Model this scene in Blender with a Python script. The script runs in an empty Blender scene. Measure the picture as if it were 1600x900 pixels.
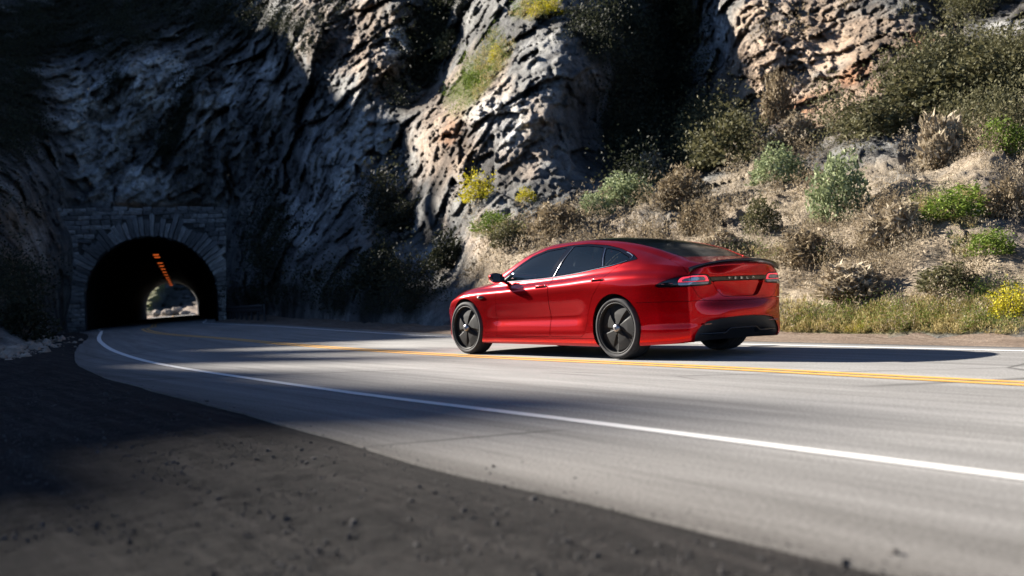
import bpy, bmesh, math, random
import numpy as np
from mathutils import Vector, Matrix
random.seed(7); RNG = np.random.default_rng(11)
sc = bpy.context.scene
COL = sc.collection
R = math.radians

# ------------------------------------------------------------------ camera, sky, sun, exposure
FPX, ROLL, PITCH, CAMH = 1700.62, 0.03965, 0.00372, 0.8191        # pixels (of 1600), radians, metres
SUN_EL, SUN_AZ = 24.0, -53.0                                       # azimuth clockwise from +Y
cam_data = bpy.data.cameras.new('camera'); cam = bpy.data.objects.new('camera', cam_data); COL.objects.link(cam)
cam_data.sensor_width = 36; cam_data.lens = FPX / 1600 * 36; cam_data.clip_start = 0.05; cam_data.clip_end = 3000
FW = Vector((0, math.cos(PITCH), math.sin(PITCH))); UP0 = Vector((0, -math.sin(PITCH), math.cos(PITCH))); RT0 = Vector((1, 0, 0))
RT = RT0 * math.cos(ROLL) - UP0 * math.sin(ROLL); UP = RT0 * math.sin(ROLL) + UP0 * math.cos(ROLL)
cam.matrix_world = Matrix(((RT.x, UP.x, -FW.x, 0), (RT.y, UP.y, -FW.y, 0), (RT.z, UP.z, -FW.z, CAMH), (0, 0, 0, 1)))
cam_data.dof.use_dof = True; cam_data.dof.focus_distance = 14.0; cam_data.dof.aperture_fstop = 1.4
sc.camera = cam
world = bpy.data.worlds.new('World'); sc.world = world; world.use_nodes = True
wn = world.node_tree; bg = wn.nodes['Background']
sky = wn.nodes.new('ShaderNodeTexSky'); sky.sky_type = 'NISHITA'; sky.sun_disc = False
sky.sun_elevation = R(SUN_EL); sky.sun_rotation = R(SUN_AZ); sky.air_density = 0.4; sky.dust_density = 0.1; sky.ozone_density = 3.0
wn.links.new(sky.outputs[0], bg.inputs[0]); bg.inputs[1].default_value = 0.05
sun_d = bpy.data.lights.new('sun', 'SUN'); sun_d.energy = 5.0; sun_d.angle = R(0.5); sun_d.color = (1.0, 0.93, 0.84)
sun = bpy.data.objects.new('sun', sun_d); COL.objects.link(sun)
SUNV = Vector((math.sin(R(SUN_AZ)) * math.cos(R(SUN_EL)), math.cos(R(SUN_AZ)) * math.cos(R(SUN_EL)), math.sin(R(SUN_EL))))
sun.rotation_euler = SUNV.to_track_quat('Z', 'Y').to_euler()
vs = sc.view_settings; vs.view_transform = 'Standard'; vs.look = 'None'; vs.gamma = 1; vs.exposure = 2.0; vs.use_curve_mapping = False
sc.cycles.max_bounces = 6; sc.cycles.transparent_max_bounces = 12

# ------------------------------------------------------------------ numeric helpers
aFW, aRT, aUP = (np.array(v) for v in (FW, RT, UP)); aC = np.array([0, 0, CAMH])
def rays(x, y):
    x = np.asarray(x, float)[..., None]; y = np.asarray(y, float)[..., None]
    return aFW + (x - 800) / FPX * aRT + (450 - y) / FPX * aUP
def smooth(a, b, x):
    t = np.clip((np.asarray(x, float) - a) / (b - a), 0, 1); return t * t * (3 - 2 * t)
def pchip(xs, ys, x):
    xs = np.asarray(xs, float); ys = np.asarray(ys, float); x = np.clip(np.asarray(x, float), xs[0], xs[-1])
    h = np.diff(xs); d = np.diff(ys) / h; m = np.zeros(len(xs))
    for i in range(1, len(xs) - 1):
        if d[i-1] * d[i] > 0:
            w1 = 2*h[i] + h[i-1]; w2 = h[i] + 2*h[i-1]; m[i] = (w1 + w2) / (w1/d[i-1] + w2/d[i])
    m[0] = d[0]; m[-1] = d[-1]
    i = np.clip(np.searchsorted(xs, x, side='right') - 1, 0, len(h) - 1)
    t = (x - xs[i]) / h[i]
    return ((2*t**3 - 3*t**2 + 1)*ys[i] + (t**3 - 2*t**2 + t)*h[i]*m[i] + (-2*t**3 + 3*t**2)*ys[i+1] + (t**3 - t**2)*h[i]*m[i+1])
def cr_curve(pts, n):
    P = np.asarray(pts, float); d = np.r_[0, np.cumsum(np.linalg.norm(np.diff(P, axis=0), axis=1))]
    t = np.linspace(0, d[-1], n); m = np.gradient(P, d, axis=0)
    i = np.clip(np.searchsorted(d, t, side='right') - 1, 0, len(d) - 2); h = (d[i+1] - d[i]); u = ((t - d[i]) / h)[:, None]; h = h[:, None]
    return (2*u**3 - 3*u**2 + 1)*P[i] + (u**3 - 2*u**2 + u)*h*m[i] + (-2*u**3 + 3*u**2)*P[i+1] + (u**3 - u**2)*h*m[i+1]
PERM = np.random.default_rng(3).permutation(512).astype(np.int64); PERM = np.r_[PERM, PERM, PERM]
GR = np.random.default_rng(4).normal(size=(512, 3)); GR /= np.linalg.norm(GR, axis=1)[:, None]
def perlin(P):
    I = np.floor(P).astype(np.int64); F = P - I; I &= 511; U = F*F*F*(F*(F*6 - 15) + 10); out = 0
    for dx in (0, 1):
        wx = U[:, 0] if dx else 1 - U[:, 0]
        for dy in (0, 1):
            wy = U[:, 1] if dy else 1 - U[:, 1]
            for dz in (0, 1):
                wz = U[:, 2] if dz else 1 - U[:, 2]
                h = PERM[PERM[PERM[(I[:, 0] + dx) & 511] + ((I[:, 1] + dy) & 511)] + ((I[:, 2] + dz) & 511)]
                g = GR[h]; out = out + wx*wy*wz*(g[:, 0]*(F[:, 0] - dx) + g[:, 1]*(F[:, 1] - dy) + g[:, 2]*(F[:, 2] - dz))
    return out * 1.6
def fbm(P, o=4, g=.5):
    s = 0; a = 1
    for k in range(o): s = s + a*perlin(P * 2.03**k + 17.3*k); a *= g
    return s
def ridged(P, o=4, g=.5):
    s = 0; a = 1
    for k in range(o): s = s + a*(1 - 2.2*np.abs(perlin(P * 2.07**k + 31.7*k))); a *= g
    return s

def facets(P, seed=0, tilt=1.0):
    """fractured rock: each jittered cell is a tilted plane of its own; returns height and closeness to the joint"""
    I = np.floor(P).astype(np.int64); best = np.full(len(P), 9e9); sec = best.copy(); val = np.zeros(len(P))
    for dx in (-1, 0, 1):
        for dy in (-1, 0, 1):
            for dz in (-1, 0, 1):
                C_ = I + (dx, dy, dz); h = PERM[PERM[PERM[(C_[:, 0] + seed) & 511] + (C_[:, 1] & 511)] + (C_[:, 2] & 511)]
                F_ = C_ + .5 + GR[h] * .42; d = P - F_; q = (d * d).sum(1); g2 = GR[(h * 7 + 13) & 511]; v = (d * g2).sum(1) * tilt + GR[(h * 3 + 5) & 511][:, 0] * .5
                n1 = q < best; sec = np.where(n1, best, np.minimum(sec, q)); val = np.where(n1, v, val); best = np.where(n1, q, best)
    return val, np.sqrt(sec) - np.sqrt(best)

# ------------------------------------------------------------------ object helpers
def np_mesh(name, V, F, mat=None, parent=None, smooth_=True, uv=None, attrs=None, mi=None):
    V = np.asarray(V, np.float32); F = np.asarray(F, np.int32); k = F.shape[1]
    me = bpy.data.meshes.new(name); me.vertices.add(len(V)); me.vertices.foreach_set('co', V.ravel())
    me.loops.add(F.size); me.loops.foreach_set('vertex_index', F.ravel())
    me.polygons.add(len(F)); me.polygons.foreach_set('loop_start', np.arange(0, F.size, k, dtype=np.int32))
    try: me.polygons.foreach_set('loop_total', np.full(len(F), k, np.int32))
    except Exception: pass
    me.update(calc_edges=True); me.validate()
    me.polygons.foreach_set('use_smooth', np.full(len(me.polygons), smooth_, bool))
    if uv is not None and len(me.loops) == F.size:
        l = me.uv_layers.new(name='UVMap'); l.data.foreach_set('uv', np.asarray(uv, np.float32)[F.ravel()].ravel())
    for n, c in (attrs or {}).items():
        a = me.attributes.new(n, 'FLOAT', 'POINT'); a.data.foreach_set('value', np.asarray(c, np.float32))
    for m in (mat if isinstance(mat, (list, tuple)) else [mat]):
        if m: me.materials.append(m)
    if mi is not None: me.polygons.foreach_set('material_index', np.asarray(mi, np.int32))
    o = bpy.data.objects.new(name, me); COL.objects.link(o)
    if parent: o.parent = parent
    return o
def bm_obj(name, bm, mat=None, parent=None, smooth_=False):
    me = bpy.data.meshes.new(name); bm.normal_update(); bm.to_mesh(me); bm.free()
    for m in (mat if isinstance(mat, (list, tuple)) else [mat]):
        if m: me.materials.append(m)
    me.polygons.foreach_set('use_smooth', np.full(len(me.polygons), smooth_, bool))
    o = bpy.data.objects.new(name, me); COL.objects.link(o)
    if parent: o.parent = parent
    return o
def tag(o, label=None, cat=None, group=None, kind=None):
    if label: o['label'] = label
    if cat: o['category'] = cat
    if group: o['group'] = group
    if kind: o['kind'] = kind
    return o
def empty(name, loc=(0, 0, 0), rz=0.0):
    o = bpy.data.objects.new(name, None); COL.objects.link(o); o.location = loc; o.rotation_euler = (0, 0, rz); o.empty_display_size = .2
    return o
def add_box(bm, c, s, rot=None, bev=0.0):
    r = bmesh.ops.create_cube(bm, size=1.0); vs_ = r['verts']
    M = Matrix.Translation(c) @ (rot.to_4x4() if rot else Matrix()) @ Matrix.Diagonal((*s, 1))
    bmesh.ops.transform(bm, matrix=M, verts=vs_)
    if bev:
        es = list({e for v in vs_ for e in v.link_edges})
        bmesh.ops.bevel(bm, geom=es, offset=bev, segments=2, affect='EDGES', profile=.5)
def grid_faces(nr, nc, wrap=False):
    r = np.arange(nr - 1)[:, None]; c = np.arange(nc if wrap else nc - 1)[None, :]; c2 = (c + 1) % nc
    return np.stack(np.broadcast_arrays(r*nc + c, r*nc + c2, (r+1)*nc + c2, (r+1)*nc + c), -1).reshape(-1, 4)

# ------------------------------------------------------------------ materials
def new_mat(name):
    m = bpy.data.materials.new(name); m.use_nodes = True; nt = m.node_tree; b = nt.nodes['Principled BSDF']; return m, nt, b
def N(nt, t, **kw):
    n = nt.nodes.new(t)
    for k, v in kw.items():
        if k.startswith('i_'):
            s = k[2:]; s = int(s) if s.isdigit() else s.replace('_', ' ')
            n.inputs[s].default_value = v
        else: setattr(n, k, v)
    return n
def ramp(nt, src, stops, interp='LINEAR'):
    r = nt.nodes.new('ShaderNodeValToRGB'); r.color_ramp.interpolation = interp
    el = r.color_ramp.elements
    while len(el) < len(stops): el.new(0.5)
    for e, (p, c) in zip(el, stops): e.position = p; e.color = (*c, 1) if len(c) == 3 else c
    nt.links.new(src, r.inputs[0]); return r.outputs[0]
def mixc(nt, fac, a, b, mode='MIX'):
    m = nt.nodes.new('ShaderNodeMix'); m.data_type = 'RGBA'; m.blend_type = mode
    for s, v in ((m.inputs[0], fac), (m.inputs[6], a), (m.inputs[7], b)):
        if hasattr(v, 'is_linked'): nt.links.new(v, s)
        else: s.default_value = v if not isinstance(v, tuple) else (*v, 1)
    return m.outputs[2]
def noise(nt, vec, scale, detail=5, rough=.6, dist=0):
    n = N(nt, 'ShaderNodeTexNoise'); n.inputs['Scale'].default_value = scale; n.inputs['Detail'].default_value = detail
    n.inputs['Roughness'].default_value = rough; n.inputs['Distortion'].default_value = dist
    if vec is not None: nt.links.new(vec, n.inputs['Vector'])
    return n.outputs[0]
def mapping(nt, src, scale=(1, 1, 1), rot=(0, 0, 0)):
    m = N(nt, 'ShaderNodeMapping'); m.inputs['Scale'].default_value = scale; m.inputs['Rotation'].default_value = rot
    nt.links.new(src, m.inputs['Vector']); return m.outputs[0]
def bump(nt, b, h, strength=.5, dist=.02):
    n = N(nt, 'ShaderNodeBump'); n.inputs['Strength'].default_value = strength; n.inputs['Distance'].default_value = dist
    nt.links.new(h, n.inputs['Height']); nt.links.new(n.outputs[0], b.inputs['Normal']); return n
def simple(name, col, rough=.5, metal=0, coat=0, spec=.5, var=0.0, vscale=8):
    m, nt, b = new_mat(name); b.inputs['Roughness'].default_value = rough; b.inputs['Metallic'].default_value = metal
    b.inputs['Coat Weight'].default_value = coat; b.inputs['Coat Roughness'].default_value = .03; b.inputs['Specular IOR Level'].default_value = spec
    if var:
        g = N(nt, 'ShaderNodeTexCoord'); f = noise(nt, g.outputs['Object'], vscale, 4)
        c = ramp(nt, f, [(.3, tuple(x*(1-var) for x in col)), (.7, tuple(min(1, x*(1+var)) for x in col))]); nt.links.new(c, b.inputs['Base Color'])
    else: b.inputs['Base Color'].default_value = (*col, 1)
    return m

def mat_rock():
    m, nt, b = new_mat('cliff_rock'); tc = N(nt, 'ShaderNodeTexCoord'); P = tc.outputs['Object']
    at = lambda n: N(nt, 'ShaderNodeAttribute', attribute_name=n).outputs['Fac']
    st = mapping(nt, P, (1, .4, .6), (0, R(28), 0)); P = mapping(nt, P, (1, .5, 1))
    n1 = noise(nt, st, .55, 8, .65, .6); n2 = noise(nt, P, 3.2, 9, .7, .2); n3 = noise(nt, st, 1.9, 8, .7, .5)
    grey = ramp(nt, n1, [(.28, (.07, .068, .066)), (.45, (.15, .15, .146)), (.6, (.27, .27, .26)), (.8, (.42, .415, .40))])
    tan = ramp(nt, n1, [(.25, (.16, .11, .08)), (.42, (.36, .26, .185)), (.58, (.52, .40, .30)), (.76, (.64, .56, .47))])
    c = mixc(nt, at('tan'), grey, tan)
    c = mixc(nt, at('pale'), c, ramp(nt, n2, [(.3, (.42, .42, .41)), (.6, (.74, .74, .72))]))
    crk = ramp(nt, n3, [(.36, (0.32, .31, .3)), (.5, (1, 1, 1))]); c = mixc(nt, .85, c, crk, 'MULTIPLY')
    blk = ramp(nt, at('block'), [(.12, (.5, .5, .51)), (.42, (1, 1, 1)), (.85, (1.3, 1.29, 1.25))]); c = mixc(nt, .8, c, blk, 'MULTIPLY')
    stain = ramp(nt, noise(nt, mapping(nt, tc.outputs['Object'], (1, .4, .45)), .16, 5, .6, .8), [(.38, (.32, .31, .30)), (.47, (1, 1, 1))]); c = mixc(nt, .7, c, stain, 'MULTIPLY')
    ck = N(nt, 'ShaderNodeMath', operation='MULTIPLY'); nt.links.new(at('crack'), ck.inputs[0]); ck.inputs[1].default_value = .26; c = mixc(nt, ck.outputs[0], c, (.045, .04, .034))
    orange = mixc(nt, n2, (.44, .20, .09), (.30, .17, .10)); c = mixc(nt, at('orange'), c, orange)
    soil = ramp(nt, n2, [(.3, (.20, .155, .105)), (.5, (.38, .305, .215)), (.7, (.54, .455, .34))]); c = mixc(nt, at('soil'), c, soil)
    grn = ramp(nt, n2, [(.3, (.035, .04, .014)), (.6, (.13, .13, .03)), (.75, (.24, .21, .04))]); c = mixc(nt, at('green'), c, grn)
    veg = ramp(nt, n2, [(.3, (.012, .013, .009)), (.6, (.035, .034, .022)), (.8, (.09, .075, .05))]); c = mixc(nt, at('veg'), c, veg)
    nt.links.new(c, b.inputs['Base Color']); b.inputs['Roughness'].default_value = .92; b.inputs['Specular IOR Level'].default_value = .2
    mx = N(nt, 'ShaderNodeMath', operation='ADD'); nt.links.new(n2, mx.inputs[0]); nt.links.new(n3, mx.inputs[1])
    n4 = noise(nt, P, 17, 7, .78); c = mixc(nt, .7, c, ramp(nt, n4, [(.36, (.55, .54, .53)), (.58, (1.12, 1.12, 1.1))]), 'MULTIPLY'); nt.links.new(c, b.inputs['Base Color']); m2 = N(nt, 'ShaderNodeMath', operation='MULTIPLY_ADD'); nt.links.new(n4, m2.inputs[0]); m2.inputs[1].default_value = .55; nt.links.new(mx.outputs[0], m2.inputs[2])
    bump(nt, b, m2.outputs[0], .8, .3)
    return m
def mat_asphalt():
    m, nt, b = new_mat('worn_asphalt'); uv = N(nt, 'ShaderNodeUVMap').outputs[0]
    st = mapping(nt, uv, (.10, 2.2, 1)); st2 = mapping(nt, uv, (.9, 14, 1)); sm = mapping(nt, uv, (1, 1, 1))
    a = noise(nt, st, 1.6, 7, .62, .3); f = noise(nt, st2, 1.0, 6, .7); g = noise(nt, sm, 55, 3, .7); big = noise(nt, mapping(nt, uv, (.05, .5, 1)), 1.0, 3)
    c = ramp(nt, a, [(.3, (.23, .225, .215)), (.5, (.31, .303, .29)), (.72, (.38, .372, .355))])
    c = mixc(nt, .5, c, ramp(nt, f, [(.33, (.62, .62, .62)), (.55, (1, 1, 1)), (.8, (1.0, 1, 1))]), 'MULTIPLY')
    c = mixc(nt, .8, c, ramp(nt, g, [(.35, (.5, .5, .5)), (.6, (1.05, 1.05, 1.05))]), 'MULTIPLY')
    c = mixc(nt, .6, c, ramp(nt, big, [(.35, (.72, .71, .70)), (.6, (1, 1, 1))]), 'MULTIPLY')
    fe = N(nt, 'ShaderNodeAttribute', attribute_name='from_edge').outputs['Fac']; wob = N(nt, 'ShaderNodeMath', operation='MULTIPLY_ADD'); nt.links.new(a, wob.inputs[0]); wob.inputs[1].default_value = 1.1; nt.links.new(fe, wob.inputs[2])
    dv = N(nt, 'ShaderNodeMath', operation='DIVIDE'); nt.links.new(wob.outputs[0], dv.inputs[0]); dv.inputs[1].default_value = 10.0
    c = mixc(nt, 1.0, c, ramp(nt, dv.outputs[0], [(.05, (.50, .48, .46)), (.12, (.72, .71, .70)), (.21, (.92, .92, .92)), (.29, (.80, .80, .80)), (.37, (1, 1, 1)), (.45, (.84, .84, .84)), (.56, (1.05, 1.05, 1.04)), (.66, (.9, .9, .9)), (.85, (1, 1, 1))]), 'MULTIPLY')
    vo = N(nt, 'ShaderNodeTexVoronoi', feature='DISTANCE_TO_EDGE'); vo.inputs['Scale'].default_value = .42; vd = mixc(nt, .35, mapping(nt, uv, (.6, 1, 1)), N(nt, 'ShaderNodeTexNoise').outputs[1]); nt.links.new(vd, vo.inputs['Vector'])
    crm = noise(nt, sm, .22, 3); ca = ramp(nt, vo.outputs[0], [(.0, (1, 1, 1)), (.006, (0, 0, 0))]); cb = ramp(nt, crm, [(.48, (0, 0, 0)), (.54, (1, 1, 1))]); cm = mixc(nt, 1.0, ca, cb, 'MULTIPLY'); c = mixc(nt, cm, c, (.06, .058, .055))
    nt.links.new(c, b.inputs['Base Color']); b.inputs['Roughness'].default_value = .9; b.inputs['Specular IOR Level'].default_value = .15
    bump(nt, b, g, .35, .006); return m
def mat_paint(name, col, wear):
    m, nt, b = new_mat(name); uv = N(nt, 'ShaderNodeUVMap').outputs[0]
    g = noise(nt, mapping(nt, uv, (3, 30, 1)), 1.0, 6, .75); c = ramp(nt, g, [(wear - .1, (.22, .21, .2)), (wear + .05, col)])
    nt.links.new(c, b.inputs['Base Color']); b.inputs['Roughness'].default_value = .6; return m
def mat_ground(name, cols, sx=1.0):
    m, nt, b = new_mat(name); tc = N(nt, 'ShaderNodeTexCoord'); P = tc.outputs['Object']
    st = mapping(nt, P, (.5 * sx, 3.0, 1), (0, 0, R(-57) if False else 0)); 
    rot = mapping(nt, P, (1, 1, 1), (0, 0, R(57))); st = mapping(nt, rot, (.35, 4.5, 1))
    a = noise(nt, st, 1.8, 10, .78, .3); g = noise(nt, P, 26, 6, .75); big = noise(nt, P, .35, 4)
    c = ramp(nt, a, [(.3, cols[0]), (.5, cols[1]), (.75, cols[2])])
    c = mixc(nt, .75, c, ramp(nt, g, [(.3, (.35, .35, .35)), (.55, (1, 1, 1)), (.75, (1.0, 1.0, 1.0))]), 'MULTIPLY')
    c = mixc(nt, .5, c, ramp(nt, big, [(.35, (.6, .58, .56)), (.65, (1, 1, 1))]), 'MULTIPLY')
    nt.links.new(c, b.inputs['Base Color']); b.inputs['Roughness'].default_value = .95; b.inputs['Specular IOR Level'].default_value = .15
    bump(nt, b, g, .8, .05); return m
def mat_leaf(name, c1, c2, trans=.25):
    m, nt, b = new_mat(name); g = N(nt, 'ShaderNodeNewGeometry'); oi = N(nt, 'ShaderNodeObjectInfo')
    c = ramp(nt, g.outputs['Random Per Island'], [(0, c1), (1, c2)])
    c = mixc(nt, .35, c, ramp(nt, oi.outputs['Random'], [(0, (.6, .6, .6)), (1, (1, 1, 1))]), 'MULTIPLY')
    nt.links.new(c, b.inputs['Base Color']); b.inputs['Roughness'].default_value = .75; b.inputs['Specular IOR Level'].default_value = .2
    t = N(nt, 'ShaderNodeBsdfTranslucent'); nt.links.new(c, t.inputs[0]); mx = N(nt, 'ShaderNodeMixShader'); mx.inputs[0].default_value = trans
    nt.links.new(b.outputs[0], mx.inputs[1]); nt.links.new(t.outputs[0], mx.inputs[2]); nt.links.new(mx.outputs[0], nt.nodes['Material Output'].inputs[0]); return m
M = {}
M['rock'] = mat_rock(); M['asphalt'] = mat_asphalt()
M['white_paint'] = mat_paint('white_road_paint', (.70, .69, .66), .36); M['yellow_paint'] = mat_paint('yellow_road_paint', (.72, .36, .05), .38)
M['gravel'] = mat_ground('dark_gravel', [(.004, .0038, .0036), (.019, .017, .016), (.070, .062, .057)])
M['dirt'] = mat_ground('verge_dirt', [(.13, .095, .07), (.24, .18, .135), (.36, .30, .24)])
M['stone'] = [simple('portal_stone_%s' % w, c, .92, var=.45, vscale=2.2) for w, c in (('grey', (.18, .18, .178)), ('pale', (.26, .257, .248)), ('dark', (.11, .11, .109)))]
M['mortar'] = simple('recessed_mortar', (.055, .055, .053), .95, var=.3)
M['lining_shade'] = simple('shade_black_lining', (.018, .017, .016), .97, spec=.1, var=.4)  # near-black colour stands in for the unlit tunnel interior
M['leaf_sage'] = mat_leaf('sage_leaves', (.16, .20, .10), (.34, .38, .20)); M['leaf_olive'] = mat_leaf('olive_leaves', (.06, .062, .028), (.17, .155, .075))
M['leaf_green'] = mat_leaf('fresh_leaves', (.08, .13, .02), (.22, .29, .05)); M['leaf_yellow'] = mat_leaf('yellow_flowers', (.30, .28, .02), (.62, .52, .03))
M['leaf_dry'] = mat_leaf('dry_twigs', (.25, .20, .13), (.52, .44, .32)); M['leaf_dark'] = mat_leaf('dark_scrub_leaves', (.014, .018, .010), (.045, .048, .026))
M['leaf_grass'] = mat_leaf('dry_grass_blades', (.28, .21, .08), (.50, .42, .20)); M['wood'] = simple('shrub_wood', (.11, .08, .055), .9)
M['leaf_brown'] = mat_leaf('brown_scrub_leaves', (.13, .10, .06), (.36, .285, .18))

# ------------------------------------------------------------------ ground height, road, markings
def gz(x, y):
    x = np.asarray(x, float); y = np.asarray(y, float)
    f = smooth(30, 70, y); lat = (x + 23.1 + (y - 70) * .302)
    z = -(.365 - .045 * np.clip(lat, -6, 6)) * f
    return z - np.clip((y - 70) / 122, 0, 2) * .70
dirR = np.array([.553, -.833])
def line(pts, ext=34): P = [np.array(q, float) for q in pts]; return [*P, P[-1] + dirR * 8, P[-1] + dirR * ext]
TUNV = np.array([-.2888, .9574]); TUN0 = np.array([-23.15, 70.0]); TUNN = np.array([.9574, .2888])
def tp(lat, d): return tuple(TUN0 + TUNN * lat + TUNV * d)
far_road = lambda lat: [tp(lat, 190), tp(lat, 130), tp(lat, 60), tp(lat, 20), tp(lat, 2)]
near_pts = line([*far_road(-3.35), (-20.6, 54.5), (-14.4, 38), (-9.94, 26.21), (-6.94, 19.24), (-5.23, 15.76), (-4.06, 13.69), (-2.75, 11.54), (-1.08, 8.9), (.37, 6.78), (2.0, 4.31)])
yel_pts = line([*far_road(0), (-19.0, 57.5), (-14.2, 42.0), (-9.9, 31.2), (-6.77, 25.44), (-4.27, 20.57), (-1.97, 16.46), (-.36, 13.93), (1.33, 11.56), (3.71, 7.95)])
far_pts = line([*far_road(3.35), (-16.3, 57.5), (-12.4, 47), (-7.08, 34.19), (-2.93, 24.58), (-1.42, 21.35), (3.47, 13.84), (5.24, 11.21)])
ledge_pts = line([*far_road(-3.9), (-23.0, 58), (-17.9, 45), (-12.3, 31.5), (-9.08, 22.6), (-6.0, 15.14), (-4.14, 11.63), (-2.79, 9.37), (-1.58, 7.29), (-.33, 5.08), (1.03, 3.02)])
redge_pts = line([*far_road(3.9), (-15.7, 58), (-11.8, 47.3), (-6.5, 34.4), (-2.4, 24.9), (-.9, 21.6), (4.0, 14.1), (5.75, 11.5)])
NS = 900
def dense(pts, n=NS): return cr_curve(pts, n)
def station_lateral(pts_c, other):                              # points of `other` facing each station of the centre curve
    O = dense(other, 6000); C_ = pts_c; T = np.gradient(C_, axis=0); T /= np.linalg.norm(T, axis=1)[:, None]
    out = []
    for c, t in zip(C_, T):
        d = O - c; a = np.abs(d @ t) + 1e-3 * np.linalg.norm(d, axis=1); out.append(O[np.argmin(a)])
    return np.array(out)
Cc = dense(yel_pts)
arc = np.r_[0, np.cumsum(np.linalg.norm(np.diff(Cc, axis=0), axis=1))]
Le = station_lateral(Cc, ledge_pts); Re = station_lateral(Cc, redge_pts)
def sm1(A, k=9):
    K = np.ones(k) / k; B = A.copy()
    for c in (0, 1): B[:, c] = np.convolve(np.pad(A[:, c], k // 2, mode='edge'), K, 'valid')
    return B
Le, Re = sm1(Le), sm1(Re)
NL = 24
fr = np.linspace(0, 1, NL); fr = np.r_[0, 0, fr, 1]
XY = Le[:, None, :] * (1 - fr[None, :, None]) + Re[:, None, :] * fr[None, :, None]
Z = gz(XY[..., 0], XY[..., 1]); Z[:, 0] -= .12; Z[:, -1] -= .12
jag = fbm(np.c_[arc * .7, np.zeros(NS), np.zeros(NS)], 4) * .035                # crumbling asphalt edge
nrm = (Le - Re) / np.linalg.norm(Le - Re, axis=1)[:, None]
XY[:, 0] += nrm * (jag + .02)[:, None]; XY[:, 1] += nrm * jag[:, None]; XY[:, 2] += nrm * jag[:, None]
lat = np.linalg.norm(XY - Re[:, None, :], axis=-1)
V = np.concatenate([XY, Z[..., None]], -1).reshape(-1, 3)
UVr = np.stack([np.broadcast_to(arc[:, None], lat.shape), lat], -1).reshape(-1, 2)
road = np_mesh('road', V, np.array([f for f in grid_faces(NS, len(fr)) if (f[0] % len(fr)) != 1]), M['asphalt'], uv=UVr, attrs=dict(from_edge=np.linalg.norm(XY - Le[:, None, :], axis=-1).ravel())); tag(road, kind='structure')
def ribbon(name, pts, off, w, mat, dz=.005):
    Cn = dense(pts); T = np.gradient(Cn, axis=0); T /= np.linalg.norm(T, axis=1)[:, None]; Nn = np.c_[-T[:, 1], T[:, 0]]
    a = np.r_[0, np.cumsum(np.linalg.norm(np.diff(Cn, axis=0), axis=1))]
    jj = fbm(np.c_[a * 3, np.zeros(NS), np.zeros(NS)], 3) * .004
    A = Cn + Nn * (off - w/2 + jj)[:, None] if np.ndim(jj) else None; B = Cn + Nn * (off + w/2 + jj[::-1])[:, None]
    XYr = np.stack([A, B], 1); Zr = gz(XYr[..., 0], XYr[..., 1]) + dz
    Vr = np.concatenate([XYr, Zr[..., None]], -1).reshape(-1, 3); uv = np.stack([np.repeat(a[:, None], 2, 1), np.tile([0, w], (NS, 1))], -1).reshape(-1, 2)
    return np_mesh(name, Vr, grid_faces(NS, 2), mat, road, uv=uv)
ribbon('white_edge_line', near_pts, 0, .105, M['white_paint']); ribbon('white_edge_line', far_pts, 0, .12, M['white_paint'])
ribbon('yellow_centre_line', yel_pts, .095, .10, M['yellow_paint']); ribbon('yellow_centre_line', yel_pts, -.095, .10, M['yellow_paint'])

# shared ground sheet: fine near the camera, coarse to the horizon
def axis_pts(a, b, fine, lo, hi): 
    mid = np.arange(a, b, fine); l = a - np.geomspace(fine, a - lo, 60)[::-1]; r = b + np.geomspace(fine, hi - b, 60); return np.r_[l, mid, r]
gx = axis_pts(-11, 7, .055, -900, 900); gy = axis_pts(1.2, 17, .055, -600, 1500)
GX, GY = np.meshgrid(gx, gy); g = np.c_[GX.ravel(), GY.ravel(), np.zeros(GX.size)]
rutv = np.c_[(g[:, 0]*.553 - g[:, 1]*.833) * .35, (g[:, 0]*.833 + g[:, 1]*.553) * 3.5, g[:, 2]]
near = np.exp(-(np.maximum(0, np.hypot(g[:, 0] + 1, g[:, 1] - 6) - 12) / 6)**2)
LS = Le[:, 0] * .553 - Le[:, 1] * .833; LN = Le[:, 0] * .833 + Le[:, 1] * .553; _o = np.argsort(LS)
def edge_left(x, y): return np.interp(x * .553 - y * .833, LS[_o], LN[_o]) - (x * .833 + y * .553)      # metres outside the road's near edge
edg = edge_left(g[:, 0], g[:, 1])
near = near * smooth(.02, .5, edg)
GZ = gz(g[:, 0], g[:, 1]) - np.where(edg > -.08, .012 + .03 * smooth(.2, 2.5, edg), .055) + near * (fbm(g * 1.3, 3) * .012 + fbm(rutv, 3) * .010 + fbm(g * 9.0, 2) * .013)
GZ = np.where((g[:, 1] > 60) & (g[:, 1] < 400) , GZ - .1, GZ)
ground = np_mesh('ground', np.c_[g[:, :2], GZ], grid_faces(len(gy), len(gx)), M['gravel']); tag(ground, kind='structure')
# pale dirt verge on the slope side of the road
Rn = (Re - Le) / np.linalg.norm(Re - Le, axis=1)[:, None]
sel = (arc > 0)
wv = np.linspace(-.05, 3.2, 34); VX = Re[:, None, :] + Rn[:, None, :] * (wv[None, :, None])
vz = gz(VX[..., 0], VX[..., 1]) - .03 + smooth(.2, 3.2, wv)[None, :] * .28
q = np.c_[VX.reshape(-1, 2), np.zeros(VX.shape[0]*VX.shape[1])]
vz = vz + (fbm(q * 1.6, 3) * .05).reshape(vz.shape) * smooth(.1, .8, wv)[None, :]
keep = np.where(Re[:, 1] < 66)[0]; s0 = keep[0]
verge = np_mesh('dirt_verge', np.concatenate([VX, vz[..., None]], -1)[s0:].reshape(-1, 3), grid_faces(NS - s0, 34), M['dirt']); tag(verge, kind='structure')

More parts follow.
